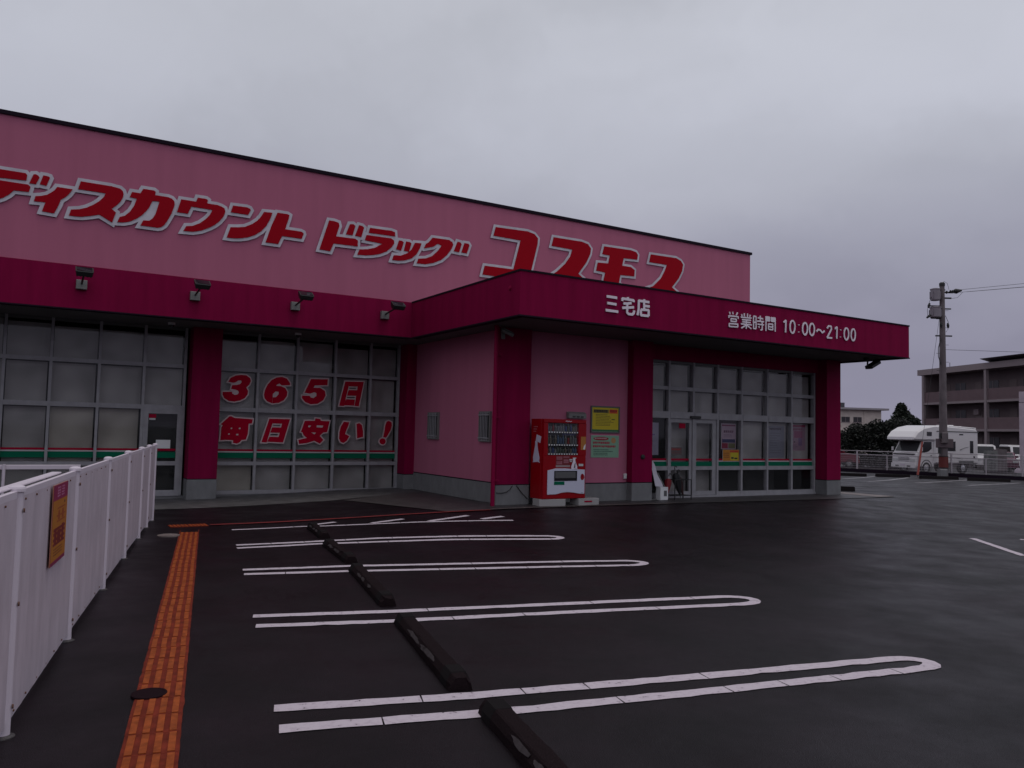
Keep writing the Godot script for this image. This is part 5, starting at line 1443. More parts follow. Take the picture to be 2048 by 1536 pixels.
func far_side() -> void:
	far_fence()
	camper()
	utility_pole()
	apartment()
	beige_house()
	# tree and hedge
	var tp := cg(30.1, 62.0)
	var t := thing("evergreen_tree", "dark pointed evergreen rising behind the hedge and the camper", "tree", pt(tp.x, -0.1, tp.y))
	var st := begin()
	tube(st, [Vector3(0, 0, 0), Vector3(0.05, 1.6, 0), Vector3(-0.05, 3.2, 0.1), Vector3(0.0, 4.6, 0.0)], 0.14, 0.03, 8)
	for k in 7: tube(st, [Vector3(0, 1.2 + k * 0.4, 0), Vector3(cos(k * 2.4) * 0.9, 1.7 + k * 0.42, sin(k * 2.4) * 0.9)], 0.04, 0.012, 5)
	obj("trunk", done(st), M.bark, t)
	crown(t, "crown", [[Vector3(0.1, 2.5, 0), Vector3(1.6, 1.1, 1.6)], [Vector3(0.75, 2.5, 0.35), Vector3(0.8, 0.8, 0.8)], [Vector3(-0.7, 2.2, -0.3), Vector3(1.0, 1.3, 1.0)], [Vector3(0.0, 3.4, 0), Vector3(0.8, 0.8, 0.8)], [Vector3(0.15, 3.1, 0.3), Vector3(1.0, 0.7, 1.0)], [Vector3(-0.1, 4.1, 0), Vector3(0.42, 0.6, 0.42)]], 11000, 0.12, Color(0.015, 0.021, 0.013))
	for k in 3:
		var hp := cg([25.6, 26.9, 28.3][k], [60.0, 59.4, 59.0][k])
		var h := thing("garden_bush", ["dark bush at the near corner of the pale house, lowest of the row", "tall dense dark bush in the middle of the row left of the camper", "dense dark bush right behind the front of the camper"][k], "bush", pt(hp.x, -0.32, hp.y), 0, "bushes left of the camper")
		st = begin()
		for j in 5: tube(st, [Vector3(0, 0, 0), Vector3(cos(j * 1.3) * 0.4, 0.9, sin(j * 1.3) * 0.4), Vector3(cos(j * 1.3) * 0.7, 1.9, sin(j * 1.3) * 0.7)], 0.04, 0.01, 5)
		obj("stem", done(st), M.bark, h)
		var hh: float = [1.42, 1.55, 1.62][k]
		crown(h, "foliage", [[Vector3(0, 0.5, 0), Vector3(1.15, 0.6, 1.0)], [Vector3(0, 1.1 * hh, 0), Vector3(1.1, 1.15 * hh, 1.1)], [Vector3(0.5, 1.5 * hh, 0.2), Vector3(0.8, 0.7 * hh, 0.8)], [Vector3(-0.5, 1.3 * hh, -0.2), Vector3(0.85, 0.8 * hh, 0.85)], [Vector3(0.1, 1.7 * hh, 0.1), Vector3(0.8, 0.6 * hh, 0.8)]], 9000, 0.10, Color(0.009, 0.011, 0.008))
	# cars
	var rc := cg(22.75, 58.0)
	car("parked_car", "red car nosing out behind the end pillar, its pale windscreen in view", pt(rc.x, -0.32, rc.y), 2.75, mat("car_red", Color(0.15, 0.01, 0.025), 0.3, {"coat": 0.5}), [[-2.0, 0.35], [-2.05, 0.7], [-1.95, 0.95], [-1.0, 1.02], [-0.35, 1.5], [1.2, 1.55], [1.9, 1.1], [2.0, 0.9], [2.0, 0.35]], 1.62, 1.02)
	var v1 := cg(36.1, 62.0)
	car("parked_van", "white-roofed van parked right behind the tail of the camper", pt(v1.x, -0.32, v1.y), 0.75, M.camper_white, [[-1.7, 0.3], [-1.72, 0.8], [-1.55, 1.1], [-1.2, 1.78], [-0.6, 1.86], [1.5, 1.86], [1.66, 1.2], [1.68, 0.3]], 1.5, 1.12)
	var v2 := cg(39.2, 62.5)
	car("parked_van", "second white-roofed van, half hidden by the pale wall at the edge", pt(v2.x, -0.32, v2.y), 0.75, M.camper_white, [[-1.7, 0.3], [-1.72, 0.8], [-1.55, 1.1], [-1.2, 1.78], [-0.6, 1.86], [1.5, 1.86], [1.66, 1.2], [1.68, 0.3]], 1.5, 1.12)
	var dc := cg(34.75, 57.2)
	car("parked_car", "dark wine-red car low between the camper and the pale wall", pt(dc.x, -0.32, dc.y), 0.62, mat("car_wine", Color(0.10, 0.02, 0.045), 0.25, {"coat": 0.6}), [[-2.0, 0.35], [-2.05, 0.65], [-1.95, 0.85], [-1.0, 0.95], [-0.3, 1.36], [0.9, 1.38], [1.75, 0.98], [2.05, 0.9], [2.05, 0.35]], 1.65, 0.96)
	# air-conditioner boxes behind the mesh fence
	for k in 2:
		var ac := cg([32.75, 33.5][k], [55.0, 55.2][k])
		var a := thing("condenser_unit", ["twin-fan outdoor unit with two dark grilles behind the mesh fence", "plain pale cabinet beside the twin-fan outdoor unit"][k], "outdoor unit", pt(ac.x, -0.32, ac.y), -0.5415)
		house_box("cabinet", a, M.pole_concrete if k else M.grey_metal, -0.36, 0.36, 0.1, 1.45 if k == 0 else 1.55, -0.2, 0.2)
		if k == 0:
			for y in [0.45, 1.05]:
				st = begin()
				lathe(st, [Vector2(0.26, 0.0), Vector2(0.25, 0.02), Vector2(0.06, 0.015), Vector2(0.05, 0.03), Vector2(0.0, 0.03)], Transform3D(Basis(Vector3.RIGHT, PI / 2), Vector3(0, y, 0.2)), 16)
				obj("fan_grille", done(st), M.alu_dark, a)
		house_box("foot", a, M.trim, -0.34, 0.34, 0.0, 0.1, -0.18, 0.18)
	# pale wall at the right edge
	var wp := cg(27.15, 43.0)
	var w := thing("pale_building", "plain pale building whose corner shows at the edge beyond the car park", "building", pt(wp.x, 0, wp.y), -1.13)
	house_box("wall", w, M.white_wall, 0.0, 6.0, 0.18, 4.45, -5.0, 0.0)
	house_box("ledge", w, M.white_wall, -0.25, 6.0, 0.12, 0.24, -5.0, 0.12)
	house_box("groove", w, M.trim, -0.003, 6.0, 3.86, 3.885, -5.0, 0.003)
	house_box("step", w, M.base_concrete, -0.1, 6.0, -0.1, 0.12, -5.0, 0.3)

func far_fence() -> void:
	# low dark kerb and mesh fence along the far side of the car park
	var line := [Vector2(34.6, 32.6), Vector2(37.0, 26.6), Vector2(39.2, 19.6), Vector2(41.8, 12.0)]
	var t := thing("mesh_fence", "low pale mesh fence on a dark kerb along the far edge of the car park", "fence", pt(37.0, 0, 26.6))
	for i in line.size() - 1:
		var a := pt(line[i].x, 0, line[i].y); var b := pt(line[i + 1].x, 0, line[i + 1].y)
		var ax := (b - a).normalized(); var out := Vector3(-ax.z, 0, ax.x)
		var o := Basis(ax, Vector3.UP, -out)
		var len := a.distance_to(b)
		var st := begin()
		box(st, Vector3(0, -0.1, -0.08), Vector3(len, 0.17, 0.08), Transform3D(o, a))
		mesh_at("kerb", st, M.trim, t)
		var n := int(len / 1.25)
		for k in n + 1:
			var big := k % 3 == 0
			st = begin()
			tube(st, [Vector3(0, 0.17, 0), Vector3(0, 1.13 if big else 0.94, 0)], 0.045 if big else 0.027, -1.0, 8)
			obj("post", done(st), mat("mesh_post", Color(0.42, 0.38, 0.41), 0.5), t, a + ax * (len * k / n) - t.position)
		for y in [0.92, 1.10]:
			st = begin()
			tube(st, [a + Vector3(0, y, 0), b + Vector3(0, y, 0)], 0.02, 0.02, 6)
			mesh_at("rail", st, M.mesh_post, t)
		for k in n:
			st = begin()
			var p := a + ax * (len * k / n); var q := a + ax * (len * (k + 1) / n)
			for j in 26:
				var c := p.lerp(q, (j + 0.5) / 26.0)
				tube(st, [c + Vector3(0, 0.19, 0), c + Vector3(0, 0.92, 0)], 0.005, 0.005, 3, false)
			for j in 7:
				tube(st, [p + Vector3(0, 0.22 + j * 0.11, 0), q + Vector3(0, 0.22 + j * 0.11, 0)], 0.005, 0.005, 3, false)
			mesh_at("mesh_panel", st, M.mesh_post, t)
	# long dark wheel stops before it and one by the shop's end pillar
	var stops := [[32.35, 24.30, 33.10, 23.30], [33.64, 23.22, 34.80, 22.29], [34.48, 21.61, 35.87, 20.67], [35.5, 20.04, 36.63, 18.83], [19.9, 16.4, 21.16, 15.3]]
	var said := ["far wheel stop nearest the shop, below the mesh fence", "far wheel stop in front of the camper's nose", "far wheel stop to the left of the utility pole's foot", "far wheel stop right of the utility pole", "dark wheel stop showing beyond the shop's end pillar"]
	for i in 5:
		var a := gp(stops[i][0], stops[i][1]); var b := gp(stops[i][2], stops[i][3])
		var s := thing("far_wheel_stop", said[i], "wheel stop", (a + b) / 2, 0, "wheel stops along the far fence" if i < 4 else "")
		s.basis = Basis.looking_at(b - a, Vector3.UP)
		var st := begin()
		var l := a.distance_to(b)
		prism(st, PackedVector2Array([Vector2(-0.1, 0), Vector2(0.1, 0), Vector2(0.06, 0.13), Vector2(-0.06, 0.13)]), Transform3D(Basis.IDENTITY, Vector3(0, 0, -l / 2)), l, 0.015)
		obj("body", done(st), M.rubber, s)

func wheel(p: Node3D, at: Vector3, r: float, w: float) -> void:
	var st := begin()
	var xf := Transform3D(Basis(Vector3.RIGHT, PI / 2), Vector3.ZERO)
	lathe(st, [Vector2(r * 0.62, -w / 2), Vector2(r * 0.94, -w / 2), Vector2(r, -w * 0.35), Vector2(r, w * 0.35), Vector2(r * 0.94, w / 2), Vector2(r * 0.62, w / 2)], xf, 20)
	var o := obj("wheel", done(st), M.tyre, p, at)
	st = begin()
	lathe(st, [Vector2(0, -w * 0.42), Vector2(r * 0.62, -w * 0.38), Vector2(r * 0.62, w * 0.38), Vector2(r * 0.3, w * 0.42), Vector2(r * 0.2, w * 0.48), Vector2(0, w * 0.48)], xf, 16)
	obj("rim", done(st), M.chrome, o)

# a car in local space: nose towards -x, profile in (x, y)
func car(called: String, label: String, at: Vector3, turn: float, paint: Material, prof: Array, width: float, belt: float) -> void:
	var t := thing(called, label, "van" if called == "parked_van" else "car", at, turn)
	var p := PackedVector2Array()
	for q in prof: p.append(Vector2(q[0], q[1]))
	var st := begin()
	prism(st, p, Transform3D(Basis.IDENTITY, Vector3(0, 0, -width / 2)), width, 0.06)
	obj("body", done(st), paint, t)
	# glass: the cabin part of the profile drawn in and set proud by a hair
	var top := 0.0
	for q in prof: top = maxf(top, q[1])
	var cab := Geometry2D.intersect_polygons(p, PackedVector2Array([Vector2(-9, belt + 0.04), Vector2(9, belt + 0.04), Vector2(9, top - 0.09), Vector2(-9, top - 0.09)]))
	for c in cab:
		var ins: Array = Geometry2D.offset_polygon(c, -0.06)
		for g in ins:
			st = begin()
			prism(st, g, Transform3D(Basis.IDENTITY, Vector3(0, 0, -width / 2 - 0.004)), width + 0.008)
			obj("side_window", done(st), M.car_glass, t)
	# windscreen and rear window follow the slopes of the profile
	for i in prof.size() - 1:
		var a := Vector2(prof[i][0], prof[i][1]); var b := Vector2(prof[i + 1][0], prof[i + 1][1])
		var up := b if b.y > a.y else a; var dn := a if b.y > a.y else b
		if up.y > belt + 0.3 and dn.y > 0.9 and absf(up.y - dn.y) > 0.3:
			var nrm := Vector2(-(up - dn).y, (up - dn).x).normalized()
			if nrm.y < 0: nrm = -nrm
			st = begin()
			var e := (up - dn)
			var p0 := dn + e * 0.1 + nrm * 0.006; var p1 := dn + e * 0.9 + nrm * 0.006
			var hw := width / 2 - 0.12
			quad(st, Vector3(p0.x, p0.y, -hw), Vector3(p1.x, p1.y, -hw * 0.94), Vector3(p1.x, p1.y, hw * 0.94), Vector3(p0.x, p0.y, hw), Vector3(nrm.x, nrm.y, 0))
			obj("windscreen" if dn.x < 0 else "rear_window", done(st), M.car_glass if called != "parked_car" or paint == M.get("car_wine") else mat("pale_screen", Color(0.25, 0.25, 0.27), 0.15), t)
	var nose: float = prof[1][0]
	for s in [-1, 1]:
		st = begin()
		box(st, Vector3(-0.05, -0.07, -0.16), Vector3(0.12, 0.07, 0.16), Transform3D.IDENTITY, 0.02)
		obj("headlight", done(st), M.lamp_glass, t, Vector3(nose + 0.02, 0.74, s * (width / 2 - 0.22)))
		st = begin()
		box(st, Vector3(-0.06, -0.06, -0.09), Vector3(0.06, 0.07, 0.09), Transform3D.IDENTITY, 0.02)
		obj("mirror", done(st), paint, t, Vector3(-0.75, belt + 0.08, s * (width / 2 + 0.07)))
		for x in [-1.25, 1.2]: wheel(t, Vector3(x, 0.3, s * (width / 2 - 0.09)), 0.3, 0.18)
	st = begin()
	box(st, Vector3(nose - 0.05, 0.32, -width / 2 + 0.05), Vector3(nose + 0.1, 0.52, width / 2 - 0.05), Transform3D.IDENTITY, 0.03)
	obj("bumper", done(st), paint, t)

func camper() -> void:
	var c := cg(26.7, 51.0)
	# nose towards -x; the side in view is +z
	var t := thing("camper_van", "white motorhome with a bulging cab-over roof parked behind the mesh fence", "camper van", pt(c.x, -0.32, c.y))
	var w3 := Vector3(0.848, 0, -0.53)   # along the line of sight
	var r3 := Vector3(0.53, 0, 0.848)
	var a := deg_to_rad(41.0)
	var fwd := (-w3 * cos(a) - r3 * sin(a)).normalized()
	t.basis = Basis(-fwd, Vector3.UP, (-fwd).cross(Vector3.UP))
	if t.basis.z.dot(-w3) < 0: t.basis = Basis(-fwd, Vector3.UP, (-fwd).cross(Vector3.UP))
	var W := 2.1
	var sh := func(pts: Array) -> PackedVector2Array:
		var p := PackedVector2Array()
		for q in pts: p.append(Vector2(q[0], q[1]))
		return p
	# living box with the cab-over
	var st := begin()
	prism(st, sh.call([[-1.05, 0.62], [2.75, 0.62], [2.75, 2.66], [2.60, 2.84], [1.2, 2.93], [-0.2, 3.0], [-1.1, 2.98], [-1.9, 2.84], [-2.45, 2.58], [-2.78, 2.24], [-2.80, 2.08], [-2.68, 2.03], [-1.0, 2.03]]), Transform3D(Basis.IDENTITY, Vector3(0, 0, -W / 2)), W, 0.09)
	obj("living_body", done(st), M.camper_white, t)
	# cab
	st = begin()
	prism(st, sh.call([[-0.95, 0.5], [-0.95, 2.029], [-1.85, 2.029], [-2.28, 1.35], [-2.42, 1.22], [-2.46, 0.62], [-2.42, 0.42], [-1.0, 0.42]]), Transform3D(Basis.IDENTITY, Vector3(0, 0, -0.92)), 1.84, 0.05)
	obj("cab", done(st), M.camper_white, t)
	st = begin()
	quad(st, Vector3(-2.285, 1.37, -0.82), Vector3(-1.885, 1.995, -0.76), Vector3(-1.885, 1.995, 0.76), Vector3(-2.285, 1.37, 0.82), Vector3(-1, 0.5, 0))
	obj("windscreen", done(st), mat("camper_screen", Color(0.05, 0.05, 0.055), 0.08), t)
	for s in [-1, 1]:
		st = begin()
		prism(st, sh.call([[-2.14, 1.36], [-1.80, 1.96], [-1.18, 1.96], [-1.16, 1.55], [-1.45, 1.36], [-1.9, 1.27]]), Transform3D(Basis.IDENTITY, Vector3(0, 0, s * 0.921 - 0.003)), 0.006)
		obj("cab_window", done(st), M.car_glass, t)
		st = begin()
		box(st, Vector3(-0.05, -0.12, -0.06), Vector3(0.05, 0.12, 0.06), Transform3D.IDENTITY, 0.015)
		obj("mirror", done(st), M.camper_white, t, Vector3(-2.2, 1.5, s * 1.08))
		st = begin()
		box(st, Vector3(-0.03, -0.10, -0.2), Vector3(0.05, 0.10, 0.2), Transform3D.IDENTITY, 0.02)
		obj("headlight", done(st), M.lamp_glass, t, Vector3(-2.46, 0.80, s * 0.64))
		st = begin()
		box(st, Vector3(-0.06, -0.02, -0.005), Vector3(0.06, 0.02, 0.02))
		obj("door_handle", done(st), M.black, t, Vector3(-1.22, 1.12, s * 0.925))
		for x in [-1.62, 1.55]: wheel(t, Vector3(x, 0.36, s * 0.82), 0.36, 0.22)
		st = begin()   # wheel arch of the cab
		lathe(st, [Vector2(0.47, 0.0), Vector2(0.47, 0.012), Vector2(0.40, 0.013)], Transform3D(Basis(Vector3.RIGHT, PI / 2 * s), Vector3(-1.62, 0.40, s * 0.915)), 24)
		obj("wheel_arch", done(st), M.alu_dark, t)
	st = begin()
	box(st, Vector3(-2.49, 1.16, -0.78), Vector3(-2.42, 1.215, 0.78), Transform3D.IDENTITY, 0.01)
	obj("nose_stripe", done(st), M.black, t)
	for k in 3:
		st = begin()
		box(st, Vector3(-2.50, 0.74 + k * 0.10, -0.40), Vector3(-2.45, 0.78 + k * 0.10, 0.40), Transform3D.IDENTITY, 0.008)
		obj("grille_slat", done(st), M.alu_dark if k == 1 else M.chrome, t)
	st = begin()
	box(st, Vector3(-2.56, 0.36, -0.92), Vector3(-2.40, 0.62, 0.92), Transform3D.IDENTITY, 0.04)
	obj("bumper", done(st), M.camper_white, t)
	st = begin()
	for s in [-0.55, 0.3]: box(st, Vector3(-2.57, 0.40, s), Vector3(-2.555, 0.50, s + 0.26))
	obj("fog_lamp", done(st), M.alu_dark, t)
	st = begin()
	box(st, Vector3(-2.58, 0.46, -0.17), Vector3(-2.562, 0.57, 0.17))
	obj("number_plate", done(st), M.fence_post, t)
	# side details
	for q in [["alcove_window", -1.72, -1.30, 2.32, 2.58], ["side_window", -0.05, 0.72, 1.42, 2.02], ["side_window", 1.98, 2.28, 1.30, 2.08], ["side_vent", 1.05, 1.4, 2.42, 2.50], ["side_hatch", 2.28, 2.42, 0.98, 1.12], ["service_hatch", 1.0, 2.3, 0.66, 0.84]]:
		st = begin()
		box(st, Vector3(q[1], q[3], W / 2 - 0.01), Vector3(q[2], q[4], W / 2 + 0.012), Transform3D.IDENTITY, 0.008)
		obj(q[0], done(st), M.car_glass if q[0] != "service_hatch" else M.alu_dark, t)
	st = begin()
	box(st, Vector3(-0.9, 2.60, W / 2 - 0.01), Vector3(2.74, 2.66, W / 2 + 0.02), Transform3D.IDENTITY, 0.008)
	obj("side_moulding", done(st), M.alu_dark, t)
	st = begin()
	tube(st, [Vector3(1.1, 1.50, W / 2 + 0.004), Vector3(1.45, 1.62, W / 2 + 0.004), Vector3(1.9, 1.70, W / 2 + 0.004)], 0.025, 0.008, 6)
	tube(st, [Vector3(0.8, 1.0, W / 2 + 0.004), Vector3(1.3, 0.94, W / 2 + 0.004)], 0.02, 0.006, 6)
	obj("side_stripe", done(st), M.alu_dark, t)
	st = begin()
	tube(st, [Vector3(0.2, 2.96, W / 2 - 0.1), Vector3(2.6, 2.86, W / 2 - 0.1)], 0.055, 0.055, 10)
	obj("awning_roll", done(st), M.camper_white, t)
	st = begin()
	box(st, Vector3(0.9, 2.90, -0.5), Vector3(1.5, 3.06, 0.3), Transform3D.IDENTITY, 0.03)
	box(st, Vector3(1.8, 2.86, -0.4), Vector3(2.2, 3.0, 0.3), Transform3D.IDENTITY, 0.03)
	obj("roof_vent", done(st), M.camper_white, t)

func utility_pole() -> void:
	var c := Vector2(38.0, 22.6)
	var t := thing("utility_pole", "tall concrete power pole with two stacked transformers at the far fence", "utility pole", pt(c.x, 0.0, c.y))
	var r3 := Vector3(0.857, 0, 0.5155)
	var fb := Basis(r3, Vector3.UP, r3.cross(Vector3.UP))
	var H := 9.3
	var st := begin()
	tube(st, [Vector3(0, 0, 0), Vector3(0, H, 0)], 0.205, 0.11, 18)
	obj("shaft", done(st), M.pole_concrete, t)
	st = begin()
	lathe(st, [Vector2(0.13, -0.04), Vector2(0.135, 0.10), Vector2(0.09, 0.15), Vector2(0, 0.16)], Transform3D(Basis.IDENTITY, Vector3(0, H, 0)), 14)
	obj("pole_cap", done(st), M.black, t)
	for q in [[H - 0.22, -0.58, 0.14, 0.035], [H - 0.34, 0.0, 0.55, 0.035], [H - 0.62, 0.08, 0.44, 0.035], [H - 1.15, 0.08, 0.42, 0.028], [H - 2.48, -0.34, 0.46, 0.032], [H - 1.02, -0.6, -0.05, 0.028], [H - 1.62, -0.55, 0.1, 0.03]]:
		st = begin()
		box(st, Vector3(q[1], q[0] - q[3], -0.04), Vector3(q[2], q[0] + q[3], 0.04), Transform3D(fb, Vector3.ZERO), 0.008)
		obj("crossarm", done(st), M.black, t)
	for k in 4:
		st = begin()
		lathe(st, [Vector2(0.025, -0.05), Vector2(0.075, -0.02), Vector2(0.075, 0.02), Vector2(0.025, 0.05)], Transform3D(fb * Basis(Vector3.BACK, PI / 2), fb * Vector3(0.22 + k * 0.15, H - 0.33 + 0.025 * k, 0.07 * (k % 2))), 10)
		obj("insulator", done(st), M.black, t)
	st = begin()
	lathe(st, [Vector2(0.0, -0.26), Vector2(0.04, -0.24), Vector2(0.13, 0.04), Vector2(0.10, 0.12), Vector2(0, 0.14)], Transform3D(fb * Basis(Vector3.BACK, PI / 2 + 0.18), fb * Vector3(0.72, H - 0.26, 0.0)), 12)
	obj("strain_clamp", done(st), M.black, t)
	for k in 2:
		var y := H - 0.76 if k == 0 else H - 1.60
		var rr: float = [0.215, 0.25][k]
		var hh: float = [0.52, 0.46][k]
		st = begin()
		lathe(st, [Vector2(0, 0), Vector2(rr * 0.9, 0.0), Vector2(rr, 0.04), Vector2(rr, hh), Vector2(rr * 1.06, hh + 0.01), Vector2(rr * 1.06, hh + 0.05), Vector2(rr * 0.5, hh + 0.09), Vector2(0, hh + 0.1)], Transform3D(Basis.IDENTITY, fb * Vector3(-0.36, y, 0.05)), 18)
		var tr := obj("transformer", done(st), mat("transformer_grey", Color(0.24, 0.21, 0.24), 0.5), t)
		st = begin()
		for j in 5: box(st, Vector3(-0.015, 0.08, rr), Vector3(0.015, hh - 0.08, rr + 0.035), Transform3D(Basis(Vector3.UP, j * 1.1 + 0.4), fb * Vector3(-0.36, y, 0.05)))
		obj("cooling_fin", done(st), M.transformer_grey, tr)
	for q in [[-0.70, H - 1.02, 0.25], [-0.72, H - 1.55, 0.85], [-0.12, H - 1.95, 0.0], [0.22, H - 1.98, -0.1]]:
		st = begin()
		lathe(st, [Vector2(0, -0.13), Vector2(0.04, -0.12), Vector2(0.065, 0.0), Vector2(0.04, 0.12), Vector2(0, 0.13)], Transform3D(fb * Basis(Vector3.BACK, -q[2]), fb * Vector3(q[0], q[1], 0.1)), 10)
		obj("cutout_fuse", done(st), M.black, t)
	st = begin()
	tube(st, [fb * Vector3(-0.52, H - 0.5, 0.1), fb * Vector3(-0.66, H - 0.8, 0.1), fb * Vector3(-0.78, H - 1.25, 0.1), fb * Vector3(-0.76, H - 1.5, 0.1)], 0.010, 0.010, 5)
	tube(st, [fb * Vector3(0.1, H - 1.5, 0.1), fb * Vector3(0.23, H - 1.8, 0.1), fb * Vector3(0.22, H - 2.15, 0.1), fb * Vector3(0.12, H - 2.3, 0.1)], 0.012, 0.012, 5)
	tube(st, [fb * Vector3(-0.14, H - 2.6, 0.12), fb * Vector3(-0.27, H - 3.1, 0.12), fb * Vector3(-0.27, H - 3.5, 0.12), fb * Vector3(-0.15, H - 3.9, 0.12)], 0.02, 0.02, 6)
	tube(st, [fb * Vector3(0.42, H - 0.64, 0), fb * Vector3(0.75, H - 0.58, 0), fb * Vector3(1.0, H - 0.32, 0)], 0.008, 0.008, 5)
	tube(st, [fb * Vector3(0.0, H + 0.15, 0), fb * Vector3(0.12, H + 0.2, 0), fb * Vector3(0.26, H + 0.1, 0), fb * Vector3(0.34, H - 0.2, 0)], 0.008, 0.008, 5)
	obj("jumper_cable", done(st), M.cable, t)
	for k in 14:   # climbing pegs
		st = begin()
		var y := 2.6 + k * 0.42
		var e := 1.0 if k % 2 else -1.0
		tube(st, [fb * Vector3(0, y, 0.0), fb * Vector3(e * 0.30, y, 0.0)], 0.009, 0.009, 5)
		obj("climbing_peg", done(st), M.black, t)
	st = begin()
	box(st, Vector3(-0.46, 1.38, 0.16), Vector3(0.36, 1.82, 0.25), Transform3D(fb, Vector3.ZERO), 0.02)
	obj("equipment_plate", done(st), mat("plate_dark", Color(0.10, 0.07, 0.08), 0.6), t)
	st = begin()
	box(st, Vector3(-0.25, 1.60, 0.2), Vector3(0.04, 2.12, 0.40), Transform3D(fb, Vector3.ZERO), 0.03)
	obj("meter_box", done(st), M.pole_concrete, t)
	st = begin()
	box(st, Vector3(-0.32, 1.84, 0.2), Vector3(-0.25, 2.08, 0.33), Transform3D(fb, Vector3.ZERO))
	box(st, Vector3(-0.32, 1.1, 0.1), Vector3(-0.22, 1.38, 0.2), Transform3D(fb, Vector3.ZERO))
	obj("cable_box", done(st), M.black, t)
	st = begin()
	tube(st, [Vector3(0, 0.43, 0), Vector3(0, 0.97, 0)], 0.215, 0.21, 18, false)
	obj("warning_band", done(st), mat("band_red", Color(0.13, 0.018, 0.015), 0.6), t)
	st = begin()
	for y in [0.40, 0.95]: tube(st, [Vector3(0, y, 0), Vector3(0, y + 0.04, 0)], 0.219, 0.219, 18)
	obj("band_edge", done(st), M.black, t)
	st = begin()
	box(st, Vector3(-0.34, -0.05, 0.0), Vector3(0.05, 0.37, 0.32), Transform3D(fb, Vector3.ZERO), 0.05)
	obj("footing", done(st), M.base_concrete, t)
	# stay wire with an orange guard
	var top: Vector3 = t.position + Vector3(0, H - 0.6, 0)
	var foot := gp(35.98, 22.66)
	var gw := thing("stay_wire", "slanting stay wire with an orange red guard on its lower end", "stay wire", foot)
	st = begin()
	tube(st, [Vector3.ZERO, (top - foot)], 0.008, 0.008, 6)
	obj("wire", done(st), M.cable, gw)
	st = begin()
	tube(st, [(top - foot) * 0.01, (top - foot) * 0.19], 0.05, 0.04, 10)
	obj("guard", done(st), mat("guard_red", Color(0.30, 0.055, 0.04), 0.5), gw)
	# overhead lines running off to the right
	var ends := [[fb * Vector3(0.9, H - 0.20, 0.1), 0.9, 6.6], [fb * Vector3(0.98, H - 0.28, -0.2), -0.8, 6.3], [fb * Vector3(1.05, H - 0.34, 0.3), 0.0, 6.1], [fb * Vector3(0.12, H - 3.15, 0.0), 0.0, 1.5]]
	var said := ["topmost thin power line running from the pole out of view", "middle thin power line running from the pole out of view", "third thin power line, just below the middle one", "low thin telephone line leaving the pole below the crossarms"]
	for i in 4:
		var a: Vector3 = t.position + ends[i][0]
		var b: Vector3 = a + r3 * 40.0 + Vector3(0, ends[i][2], 0) + (r3.cross(Vector3.UP)) * ends[i][1] + Vector3(-0.5155, 0, 0.857) * 6.0
		var path := []
		for k in 13:
			var f := k / 12.0
			path.append(a.lerp(b, f) - Vector3(0, 0.7 * 4.0 * f * (1 - f), 0) - a)
		st = begin()
		tube(st, path, 0.009, 0.009, 5)
		var o := thing("power_line", said[i], "power line", a, 0, "overhead lines from the pole")
		obj("wire", done(st), M.cable, o)

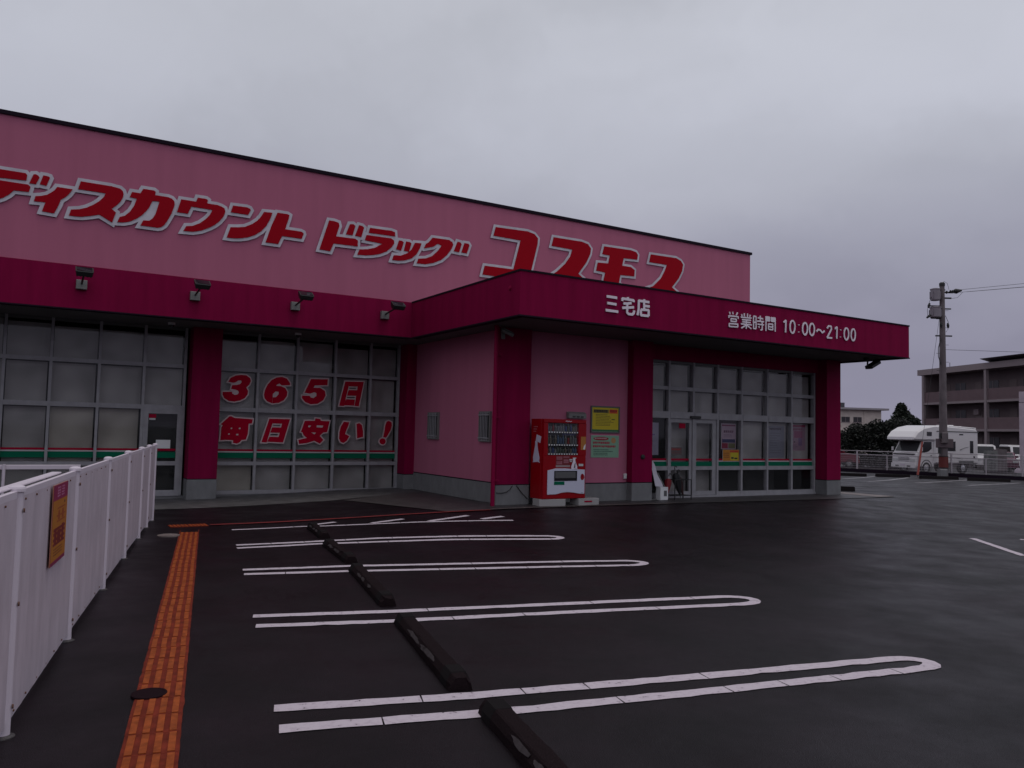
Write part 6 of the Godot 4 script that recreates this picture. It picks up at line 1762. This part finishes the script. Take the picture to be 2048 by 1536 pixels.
func apartment() -> void:
	var a := cg(44.4, 86.7); var b := cg(48.6, 57.0)
	var t := thing("apartment_block", "three-storey brownish apartment block with long open galleries", "building", pt(a.x, 0, a.y))
	var ax := (pt(b.x, 0, b.y) - pt(a.x, 0, a.y)).normalized()
	var inn := Vector3(ax.z, 0, -ax.x)
	if inn.dot(pt(a.x, 0, a.y)) < 0: inn = -inn
	# local x along the gallery, +z towards the viewer
	t.basis = Basis(ax, Vector3.UP, ax.cross(Vector3.UP))
	var zin := 1.0 if t.basis.z.dot(inn) < 0 else -1.0
	var L := 30.0
	var z := func(v: float) -> float: return v * zin   # v grows towards the viewer
	var bxl := func(called: String, m: Material, x0: float, x1: float, y0: float, y1: float, z0: float, z1: float, p: Node) -> MeshInstance3D:
		var st := begin()
		box(st, Vector3(x0, y0, minf(z.call(z0), z.call(z1))), Vector3(x1, y1, maxf(z.call(z0), z.call(z1))))
		return obj(called, done(st), m, p)
	bxl.call("wall", M.apt_wall, 0.3, L, -0.5, 8.9, -9.0, -1.7, t)
	bxl.call("roof_slab", M.apt_slab, -0.6, L, 8.75, 9.35, -9.3, 0.25, t)
	bxl.call("end_wall", M.apt_wall, 0.0, 0.3, -0.5, 8.75, -9.0, -0.1, t)
	for s in 3:
		var y: float = [0.0, 2.75, 5.55][s]
		if s > 0:
			bxl.call("gallery_floor", M.apt_slab, 0.0, L, y, y + 0.22, -1.7, 0.12, t)
			bxl.call("parapet", M.apt_parapet, 0.3, L, y + 0.22, y + 1.32, -0.1, 0.03, t)
			bxl.call("balcony", M.apt_wall, -0.9, 0.0, y + 0.1, y + 1.3, -6.0, -2.0, t)
		for k in 6:
			var x := 1.2 + k * 4.6
			var d: MeshInstance3D = bxl.call("door", mat("apt_door", Color(0.15, 0.11, 0.11), 0.6), x, x + 0.9, y + 0.2, y + 2.2, -1.72, -1.67, t)
			var w: MeshInstance3D = bxl.call("window", M.apt_dark, x + 1.7, x + 3.2, y + 1.15, y + 2.2, -1.72, -1.66, t)
			bxl.call("window_frame", M.apt_slab, x + 1.64, x + 3.26, y + 1.08, y + 1.15, -1.72, -1.64, w)
			bxl.call("mullion", M.apt_slab, x + 2.42, x + 2.48, y + 1.15, y + 2.2, -1.7, -1.645, w)
			if k % 2 == 1 and s == 1: bxl.call("air_conditioner", M.apt_slab, x + 0.05, x + 0.75, y + 1.7, y + 2.25, -1.66, -1.4, t)
	for k in 4:
		var x := 0.0 + k * 9.3
		bxl.call("column", M.apt_slab, x, x + 0.3, -0.5, 8.75, -0.15, 0.16, t)
	# the low-pitched dark roof on top at the near end
	var st := begin()
	prism(st, PackedVector2Array([Vector2(-0.8, 0.34), Vector2(-0.8, 0.38), Vector2(3.0, 0.46), Vector2(6.8, 0.38), Vector2(6.8, 0.34), Vector2(5.5, 0.0), Vector2(0.5, 0.0)]), Transform3D(Basis(Vector3(0, 0, 1), Vector3(0, 1, 0), Vector3(1, 0, 0)) if true else Basis.IDENTITY, Vector3(9.6, 9.35, -3.0 * zin - 3.0)), 22.0, 0.0)
	obj("roof", done(st), mat("apt_roof", Color(0.04, 0.03, 0.045), 0.5), t)
	st = begin()
	tube(st, [Vector3(1.6, 9.35, z.call(-2.0)), Vector3(1.6, 10.1, z.call(-2.0))], 0.03, 0.03, 6)
	obj("aerial", done(st), M.black, t)

func beige_house() -> void:
	var a := cg(45.0, 110.0)
	var t := thing("beige_building", "beige two-storey building with a flat roof beyond the end pillar", "building", pt(a.x, 0, a.y))
	var r3 := Vector3(0.857, 0, 0.5155)
	var left := r3.rotated(Vector3.UP, 0.18)
	t.basis = Basis(left, Vector3.UP, left.cross(Vector3.UP))
	# x runs to the right from the corner column; z towards the viewer
	var put := func(called: String, m: Material, x0: float, x1: float, y0: float, y1: float, z0: float, z1: float, p: Node) -> MeshInstance3D:
		var st := begin()
		box(st, Vector3(x0, y0, z0), Vector3(x1, y1, z1))
		return obj(called, done(st), m, p)
	put.call("wall", M.beige, -14.0, 6.2, 2.6, 5.75, -8.0, 0.0, t)
	put.call("lower_wall", M.beige, -14.0, 6.2, -0.5, 2.6, -8.0, -2.5, t)
	put.call("corner_pier", M.beige, 3.55, 3.75, 0.0, 5.75, 0.0, 0.08, t)
	put.call("roof_slab", mat("house_roof", Color(0.30, 0.27, 0.29), 0.7), -14.4, 7.0, 5.75, 6.02, -8.4, 0.6, t)
	put.call("roof_unit", mat("roof_dark", Color(0.05, 0.05, 0.06), 0.5), -8.0, 1.6, 6.02, 6.75, -6.0, -1.5, t)
	put.call("balcony_slab", M.apt_slab, -14.0, 3.0, 2.45, 2.6, -2.5, 0.9, t)
	for k in 6:
		var x := 1.95 - k * 1.8
		var w: MeshInstance3D = put.call("window", M.apt_dark, x, x + 1.25, 4.05, 4.75, -0.02, 0.02, t)
		put.call("window_frame", M.apt_slab, x - 0.06, x + 1.31, 3.95, 4.05, -0.02, 0.06, w)
		put.call("mullion", M.apt_slab, x + 0.6, x + 0.65, 4.05, 4.75, 0.0, 0.04, w)
	for k in 5:
		put.call("pier", M.beige, -12.0 + k * 3.4, -11.2 + k * 3.4, 0.0, 2.45, -0.6, 0.0, t)
